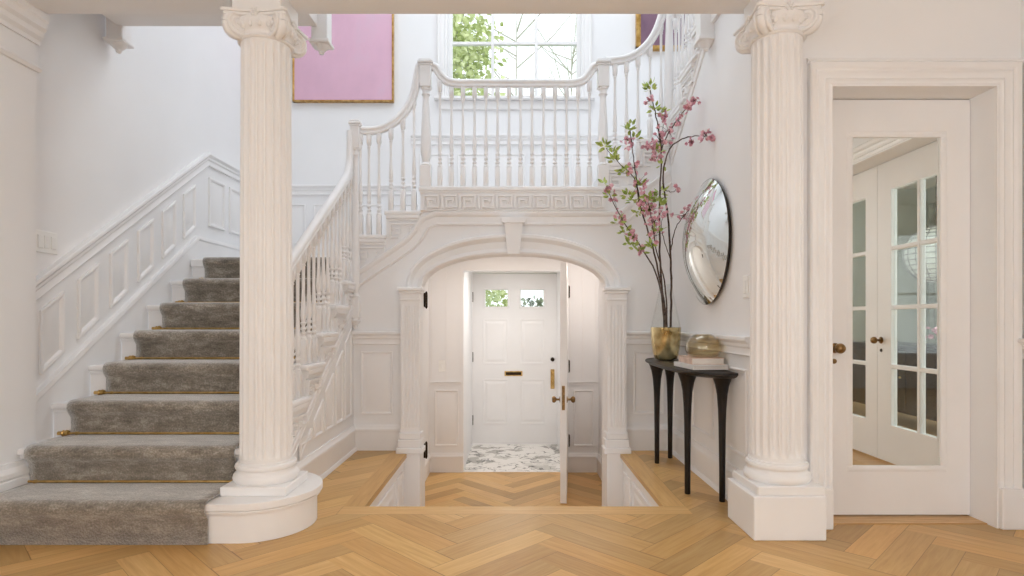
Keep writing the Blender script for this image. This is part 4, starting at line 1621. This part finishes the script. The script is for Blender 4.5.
def leaf(m, p, dirn, L, W):
    dirn = dirn.normalized()
    u = dirn.cross(V((rb.uniform(-1, 1), rb.uniform(-1, 1), rb.uniform(-1, 1)))).normalized()
    n = dirn.cross(u)
    bm = m.bm
    mid = [p + dirn * L * t + n * (-L * .18 * math.sin(t * 2.6)) for t in (0, .3, .62, 1)]
    e1 = [mid[1] + u * W * .5 + n * W * .12, mid[2] + u * W * .38 + n * W * .1]
    e2 = [mid[1] - u * W * .5 + n * W * .12, mid[2] - u * W * .38 + n * W * .1]
    a, b, c, d = [bm.verts.new(q) for q in mid]
    x1, x2 = [bm.verts.new(q) for q in e1]
    y1, y2 = [bm.verts.new(q) for q in e2]
    for fc in ((a, b, x1), (b, c, x2, x1), (c, d, x2), (a, y1, b), (b, y1, y2, c), (c, y2, d)):
        bm.faces.new(fc)


def blossom(m, p, r):
    ax = V((rb.uniform(-1, 1), rb.uniform(-1, 1), rb.uniform(-.6, 1))).normalized()
    u = ax.cross(V((.3, .5, .8))).normalized()
    w = ax.cross(u)
    for ring, (tilt, sc, k) in enumerate(((.35, 1, 6), (.95, .8, 5))):
        for j in range(k):
            a = 2 * PI * (j + .5 * ring) / k + rb.uniform(-.2, .2)
            o = (u * math.cos(a) + w * math.sin(a)) * math.cos(tilt) + ax * math.sin(tilt)
            s = ax.cross(o).normalized()
            L = r * sc
            q = [p + o * L * .1, p + o * L * .6 + s * L * .42, p + o * L * 1.0 + s * L * .18 + ax * L * .15, p + o * L * 1.0 - s * L * .18 + ax * L * .15, p + o * L * .6 - s * L * .42]
            m.bm.faces.new([m.bm.verts.new(x) for x in q])


def branch(label, paths, flowers, leaves):
    """paths: list of (pixel points with depth, r0, r1)"""
    t = thing('blossom_branch', label, 'blossom branch', (vx, vd, TZ + .03), 'blossom branches in the vase')
    ms, ml, mf = MB(), MB(), MB()
    for pts, r0, r1 in paths:
        P = spline([at(x, y, d) for x, y, d in pts], 6)
        for i in range(1, len(P) - 1):
            P[i] = P[i] + V((rb.uniform(-1, 1), rb.uniform(-1, 1), rb.uniform(-1, 1))) * .0025
        n = len(P)
        ms.tube(P, [r0 + (r1 - r0) * i / (n - 1) for i in range(n)], 7)
        for i in range(3, n, 4):
            ms.ball(P[i], (r0 + (r1 - r0) * i / (n - 1)) * 1.35, 1)
    for x, y, d, n, sp in flowers:
        c = at(x, y, d)
        for _ in range(int(n * 2)):
            p = c + V((rb.gauss(0, sp), rb.gauss(0, sp), rb.gauss(0, sp)))
            blossom(mf, p, rb.uniform(.012, .019))
            ms.tube([c, c.lerp(p, .6) + V((0, 0, .006)), p], [.0014, .001, .001], 4)
    for x, y, d, n, sp in leaves:
        c = at(x, y, d)
        for _ in range(int(n * 2.4)):
            dv = V((rb.uniform(-1, 1), rb.uniform(-1, 1), rb.uniform(-.3, 1)))
            p = c + dv.normalized() * rb.uniform(0, sp)
            leaf(ml, p, dv, rb.uniform(.03, .058), rb.uniform(.016, .027))
    ms.obj('stem', BARK, t, smooth=60)
    mf.obj('blossoms', PETAL, t)
    ml.obj('leaves', LEAF, t)


b0 = 4.03
branch('tallest blossom branch in the vase, rising straight up with a leafy tip',
       [([(664, 356, b0), (664, 318, b0), (660, 262, 4.01), (660, 200, 4.0), (661, 148, 3.98), (655, 112, 3.96), (650, 90, 3.95)], .0085, .003),
        ([(661, 150, 3.98), (668, 134, 3.95), (680, 116, 3.84), (695, 100, 3.70)], .0045, .002)],
       [(660, 141, 3.98, 14, .042), (653, 148, 3.97, 8, .03), (668, 131, 3.95, 7, .028), (650, 101, 3.95, 4, .018), (665, 117, 3.95, 5, .02), (694, 101, 3.70, 5, .018), (688, 108, 3.76, 5, .018), (655, 158, 3.99, 5, .025), (678, 122, 3.85, 4, .018)],
       [(650, 90, 3.95, 7, .04), (655, 110, 3.96, 5, .03), (662, 113, 3.95, 4, .03), (659, 152, 3.98, 5, .035), (663, 165, 3.98, 2, .03)])
branch('blossom branch bending right with a long bare arching twig',
       [([(670, 356, b0), (671, 318, b0), (671, 270, 3.99), (668, 216, 3.97), (663, 178, 3.95), (668, 152, 3.86), (680, 140, 3.76), (695, 136, 3.64), (707, 136, 3.54)], .0085, .0022),
        ([(671, 250, 3.98), (675, 230, 3.90), (684, 215, 3.82)], .004, .002),
        ([(665, 190, 3.95), (672, 192, 3.93), (677, 189, 3.93)], .003, .0015),
        ([(671, 262, 3.98), (664, 240, 3.92), (661, 226, 3.90), (664, 214, 3.88)], .003, .0015),
        ([(681, 219, 3.86), (690, 209, 3.78), (696, 206, 3.72)], .003, .0012)],
       [(706, 135, 3.53, 6, .018), (711, 138, 3.50, 3, .010), (692, 142, 3.66, 3, .012), (677, 189, 3.93, 2, .012), (684, 216, 3.82, 5, .022), (690, 210, 3.79, 4, .016), (695, 206, 3.73, 4, .014), (664, 216, 3.88, 4, .02)],
       [(660, 194, 3.95, 4, .03), (657, 202, 3.95, 4, .03)])
branch('long blossom branch leaning far to the left out of the vase',
       [([(666, 356, b0), (664, 315, b0), (657, 276, 4.05), (642, 249, 4.07), (624, 222, 4.1), (612, 200, 4.11), (606, 186, 4.12)], .007, .002)],
       [(607, 189, 4.12, 4, .02), (614, 200, 4.11, 4, .022), (622, 218, 4.1, 5, .022), (632, 236, 4.08, 6, .022), (642, 248, 4.07, 5, .02)],
       [(605, 184, 4.12, 3, .025), (626, 232, 4.1, 6, .035), (630, 243, 4.08, 6, .035), (640, 252, 4.07, 3, .03), (618, 222, 4.1, 4, .03), (634, 248, 4.07, 4, .03), (610, 196, 4.1, 3, .025)])
branch('blossom branch with two leafy tips at the left of the tallest stem',
       [([(668, 356, b0), (666, 316, b0), (658, 270, 4.0), (650, 238, 3.98), (640, 205, 3.97), (635, 170, 3.96), (632, 146, 3.96), (630, 130, 3.95)], .0075, .0025),
        ([(641, 205, 3.97), (634, 178, 3.98), (620, 164, 4.0), (606, 148, 4.02)], .004, .002)],
       [(632, 146, 3.96, 5, .024), (634, 168, 3.97, 6, .025), (638, 184, 3.97, 8, .03), (645, 203, 3.97, 8, .03), (650, 214, 3.98, 5, .025), (628, 140, 3.96, 3, .015)],
       [(629, 130, 3.95, 8, .045), (636, 138, 3.95, 4, .03), (605, 147, 4.02, 8, .035), (615, 160, 4.0, 6, .035), (624, 172, 4.0, 6, .035), (628, 196, 3.99, 7, .04), (634, 202, 3.98, 6, .04), (640, 186, 3.97, 4, .035), (646, 210, 3.97, 5, .04), (612, 154, 4.0, 4, .03), (638, 214, 3.98, 3, .03)])
branch('short blossom branch in the middle of the vase with dense pink flowers',
       [([(666, 356, b0), (667, 318, b0), (664, 280, 3.95), (656, 248, 3.92), (652, 222, 3.9), (648, 200, 3.9)], .0065, .0022)],
       [(650, 210, 3.9, 7, .03), (654, 222, 3.9, 7, .028), (656, 236, 3.91, 4, .024), (645, 196, 3.9, 5, .025)],
       [(648, 199, 3.9, 5, .035), (657, 232, 3.91, 5, .035), (652, 246, 3.92, 4, .03), (660, 206, 3.92, 4, .03)])

STUDYW = noisy(mat('study_wall_paint', lin(176, 178, 168), 0.7), 2.0, lin(172, 174, 164), lin(180, 182, 172))
# ------------------------------------------------------------------ adjoining room seen in the mirrored door
ax0, ax1, ay0, ay1 = 2.63, 5.3, -1.5, 2.9
struct(MB().box(2.41, ax1, ay0, ay1, -.03, -.002).obj('floor_study', noisy(mat('study_oak', lin(196, 156, 106), 0.35), 4, lin(184, 142, 92), lin(206, 168, 116), stretch=(1, 10, 1))))
struct(MB().box(ax0, ax1, ay0, ay1, RZ, RZ + .06).obj('ceiling_study', CEIL))
struct(MB().slab([[(ax0, 0), (ax1, 0), (ax1, RZ), (ax0, RZ)], [(3.2, .5), (3.2, 2.3), (4.9, 2.3), (4.9, .5)]], on_front(ay1), 0, -.1).obj('wall_study_back', STUDYW))
struct(MB().slab([[(ay0, 0), (ay1, 0), (ay1, RZ), (ay0, RZ)], [(1.0, .4), (1.0, 2.3), (2.7, 2.3), (2.7, .4)]], on_left(ax1), 0, -.1).obj('wall_study_right', STUDYW))
struct(MB().box(ax0, ax1, ay0 - .1, ay0, 0, RZ).obj('wall_study_front', STUDYW))
for nm, y0, y1, lb in (('curtain', -.35, .55, 'grey pleated curtain on the study wall, seen left of the lantern in the mirrored door'), ('curtain', -1.45, -.75, 'grey pleated curtain in the study corner, seen right of the lantern in the mirrored door')):
    m = MB()
    n = 60
    pts = [(ax1 - .11 + .03 * math.sin(i * .95) + .008 * math.sin(i * 2.3), y0 + (y1 - y0) * i / n) for i in range(n + 1)]
    lp = pts + [(x + .006, y) for x, y in reversed(pts)]
    m.slab([lp], top, .01, 2.42)
    o = m.obj(nm, CURTAIN, None, smooth=70)
    tag(o, lb, 'curtain', 'study curtains')
lt = thing('pendant_lantern', 'round checked paper lantern hanging in the room behind the french doors', 'lamp', (3.75, .68, 1.3))
m = MB()
rings = []
for i in range(1, 16):
    a = PI * i / 16
    rings.append([V((3.75 + .25 * math.sin(a) * math.cos(2 * PI * j / 32), .68 + .25 * math.sin(a) * math.sin(2 * PI * j / 32), 1.56 - .25 * math.cos(a))) for j in range(32)])
m.quadloop(rings, cap0=False, cap1=False)
m.obj('shade', LINENSHADE, lt, smooth=60)
m = MB()
for i in range(2, 15):
    a = PI * i / 16
    m.tube([V((3.75 + .252 * math.sin(a) * math.cos(2 * PI * j / 32), .68 + .252 * math.sin(a) * math.sin(2 * PI * j / 32), 1.56 - .252 * math.cos(a))) for j in range(33)], .004, 5)
for j in range(20):
    m.tube([V((3.75 + .252 * math.sin(PI * i / 16) * math.cos(2 * PI * j / 20), .68 + .252 * math.sin(PI * i / 16) * math.sin(2 * PI * j / 20), 1.56 - .252 * math.cos(PI * i / 16))) for i in range(1, 16)], .0035, 5)
m.obj('ribs', STEEL, lt, smooth=60)
MB().tube([(3.75, .68, 1.79), (3.75, .68, RZ)], .004, 6).obj('cord', DBRONZE, lt)
sb = thing('sideboard', 'dark wooden sideboard seen reflected through the french door glass', 'sideboard', (3.9, .6, 0))
MB().box(3.6, 4.1, -.5, 1.55, .12, .72, .005).box(3.58, 4.12, -.52, 1.57, .72, .75, .004).obj('body', DARKWOOD2, sb)
for i in range(4):
    y = -.48 + i * .507
    d = MB().box(3.59, 3.6, y, y + .48, .16, .69, .003).obj('door', DARKWOOD2, sb)
    MB().ball((3.58, y + .42, .45), .012, 1).obj('knob', BRASS, d)
for x in (3.63, 4.07):
    for y in (-.46, 1.51):
        MB().lathe([(.018, 0), (.025, .12)], (x, y, 0), 10).obj('leg', DARKWOOD2, sb)
fb = thing('flower_bowl', 'low bowl of pink blossoms on the dark sideboard behind the french doors', 'bowl of flowers', (3.85, .75, .75))
MB().lathe([(.05, 0), (.10, .03), (.13, .07), (.125, .07), (.09, .03), (.001, .012)], (3.85, .75, .75), 24).obj('bowl', STEEL, fb, smooth=50)
m = MB()
for _ in range(60):
    blossom(m, V((3.85 + rb.uniform(-.12, .12), .75 + rb.uniform(-.24, .24), .84 + rb.uniform(-.02, .07))), rb.uniform(.02, .035))
m.obj('blossoms', PETAL, fb)

# ------------------------------------------------------------------ outside
struct(MB().box(-30, 30, 7.5, 45, -1.3, -1.0).obj('ground', LAWN))
struct(MB().box(-1.2, 1.2, 7.45, 9.0, -1.0, LOW - .04).obj('porch', PAVE))


def tree(label, x, d, z, h, r, cz, n, leafmat, name='leafy_tree', barr=.09):
    t = thing(name, label, 'tree', (x, d, z))
    m = MB()
    rt = random.Random(int(x * 31 + d))
    m.tube([(x, d, z), (x + .1, d, z + h * .3), (x - .05, d, z + h * .6), (x, d, z + h)], [barr, barr * .8, barr * .5, barr * .15], 8)
    tips = []
    for k in range(26):
        z0 = z + h * rt.uniform(.3, .95)
        a = rt.uniform(0, 2 * PI)
        L = r * rt.uniform(.5, 1.0)
        p0 = V((x, d, z0))
        p1 = p0 + V((math.cos(a) * L * .5, math.sin(a) * L * .5, L * .3))
        p2 = p0 + V((math.cos(a) * L, math.sin(a) * L, L * .75))
        m.tube([p0, p1, p2], [barr * .3, barr * .2, barr * .06], 5)
        tips += [p1, p2, p1.lerp(p2, .5)]
        for _ in range(5):
            q = p1.lerp(p2, rt.random())
            e = q + V((rt.uniform(-1, 1), rt.uniform(-1, 1), rt.uniform(0, 1))) * L * .4
            m.tube([q, e], [barr * .08, barr * .04], 4)
            tips.append(e)
    m.obj('trunk', TWIG, t)
    if n:
        m = MB()
        for _ in range(n):
            p = tips[rt.randrange(len(tips))] + V((rt.gauss(0, 1), rt.gauss(0, 1), rt.gauss(0, 1))) * r * .14
            leaf(m, p, V((rt.uniform(-1, 1), rt.uniform(-1, 1), rt.uniform(-1, .4))), rt.uniform(.1, .2), rt.uniform(.08, .14))
        m.obj('crown', leafmat, t)


tree('leafy green tree outside the left panes of the landing window', -1.72, 14.0, -1.0, 10.2, 1.75, 5, 9000, TREELEAF)
tree('bare pale tree outside the middle of the landing window', .2, 22.0, -1.0, 13.5, 3.0, 5, 0, TWIG, 'bare_tree', .1)
tree('bare pale tree outside the right panes of the landing window', 2.7, 26.5, -1.0, 15.0, 3.0, 5, 0, TWIG, 'bare_tree', .1)
hd_ = thing('hedge', 'pale green hedge outside seen through the left front door light', 'hedge', (-1.1, 15.0, -1.0))
m = MB()
for _ in range(2600):
    leaf(m, V((-1.1 + rb.uniform(-2.2, 1.2), 15.0 + rb.uniform(-.4, .4), -1 + rb.random() ** .7 * 2.75)), V((rb.uniform(-1, 1), rb.uniform(-1, 1), rb.uniform(-1, 1))), .16, .11)
m.obj('leaves', TREELEAF, hd_)
t = thing('garden_shrub', 'green shrub outside seen through the front door lights', 'shrub', (.35, 10.2, -1.0))
m = MB()
for _ in range(800):
    a, rr = rb.uniform(0, 2 * PI), rb.random() ** .5 * .8
    z = -1 + rb.random() * 2.35
    leaf(m, V((.35 + rr * math.cos(a) * (1 - (z + 1) / 3.4), 10.2 + rr * math.sin(a), z)), V((rb.uniform(-1, 1), rb.uniform(-1, 1), rb.uniform(-1, 1))), .09, .06)
m.obj('leaves', SHRUB, t)
MB().tube([(.35, 10.2, -1), (.35, 10.2, 1.0)], [.05, .015], 7).obj('stem', BARK, t)

# ------------------------------------------------------------------ light
w = bpy.data.worlds.new('World')
S.world = w
w.use_nodes = True
bg = w.node_tree.nodes['Background']
bg.inputs['Color'].default_value = (0.93, 0.97, 1.0, 1)
bg.inputs['Strength'].default_value = 1.6


def area(name, loc, rot, sx, sy, power, col):
    l = bpy.data.lights.new(name, 'AREA')
    l.shape = 'RECTANGLE'
    l.size, l.size_y = sx, sy
    l.energy = power
    l.color = col
    o = bpy.data.objects.new(name, l)
    C.objects.link(o)
    o.location = loc
    o.rotation_euler = rot
    return o


WARM = (.985, .955, 1.0)
for x in (-1.075, 1.075):
    area('rear_window_fill', (x, YB - .2, 1.35), (PI / 2, 0, 0), 1.6, 1.75, 13, WARM)  # added area lights standing in for daylight behind the camera
area('stair_hall_fill', (0, 4.4, TOP + .12), (0, 0, 0), 3.1, 1.75, 33, (.84, .92, 1.0))  # added fill light above the unseen stair hall ceiling
area('side_window_fill', (-2.37 - .2, -.2, 1.35), (0, -PI / 2, 0), 1.75, 1.6, 20, WARM)  # added light outside the unseen left window, brightens the door reveal
area('garden_daylight', (ax1 + .2, 1.85, 1.35), (0, PI / 2, 0), 1.85, 1.65, 74, (.96, .98, 1))
area('study_daylight', (4.05, ay1 + .14, 1.4), (-PI / 2, 0, 0), 1.65, 1.75, 10, (.95, .98, 1))


def added_downlight(x, y, z, power, col, label):  # recessed lamp added to brighten the vestibule and lower hall
    t = thing('added_ceiling_light', label, 'ceiling light', (x, y, z))
    MB().lathe([(.06, -.006), (.075, -.004), (.078, 0), (.06, 0)], (x, y, z), 24, cap=False).obj('ring', TRIM, t)
    l = bpy.data.lights.new('added_ceiling_lamp', 'AREA')
    l.shape = 'DISK'
    l.size = .11
    l.energy = power
    l.color = col
    o = bpy.data.objects.new('added_ceiling_lamp', l)
    C.objects.link(o)
    o.location = (x, y, z - .004)


pl = thing('added_pendant_lamp', 'added globe pendant hanging unseen in the front room to brighten it', 'lamp', (1.5, -1.9, 2.2))  # added fill lamp, brightens the left pier and front room
MB().tube([(1.5, -1.9, 2.36), (1.5, -1.9, RZ)], .004, 8).lathe([(.001, 0), (.06, 0), (.06, -.02), (.001, -.024)], (1.5, -1.9, RZ), 20).lathe([(.02, 2.28), (.028, 2.29), (.03, 2.35), (.012, 2.37)], (1.5, -1.9, 0), 20).obj('fitting', BRASS, pl, smooth=50)
l = bpy.data.lights.new('globe', 'POINT')
l.shadow_soft_size = .16
l.energy = 36
l.color = (1, .955, .98)
lo = bpy.data.objects.new('globe', l)
C.objects.link(lo)
lo.location = (1.5, -1.9, 2.12)
added_downlight(.04, 6.25, 1.56, 6.5, (1, .97, .93), 'added recessed fill lamp in the vestibule ceiling')
added_downlight(-.2, 5.3, 1.70, 3.5, (1, .88, .78), 'added recessed fill lamp in the lower hall ceiling left of the open door')
added_downlight(.70, 5.2, 1.70, 4, (1, .88, .78), 'added recessed fill lamp in the lower hall ceiling right of the open door')

# ------------------------------------------------------------------ camera and view
cam = bpy.data.cameras.new('Camera')
co = bpy.data.objects.new('Camera', cam)
C.objects.link(co)
co.location = (0, 0, HC)
co.rotation_euler = (PI / 2, 0, 0)
cam.sensor_width = 36
cam.lens = F_PX * 36 / 1024
cam.shift_x = (512 - CX) / 1024
cam.shift_y = (CY - 288) / 1024
cam.clip_start = .05
S.camera = co
S.view_settings.view_transform = 'Standard'
S.view_settings.look = 'None'
S.view_settings.exposure = 0.16
S.view_settings.gamma = 1.0
S.view_settings.use_curve_mapping = False
S.cycles.use_denoising = True
S.cycles.max_bounces = 12
S.cycles.diffuse_bounces = 8
S.cycles.transparent_max_bounces = 12
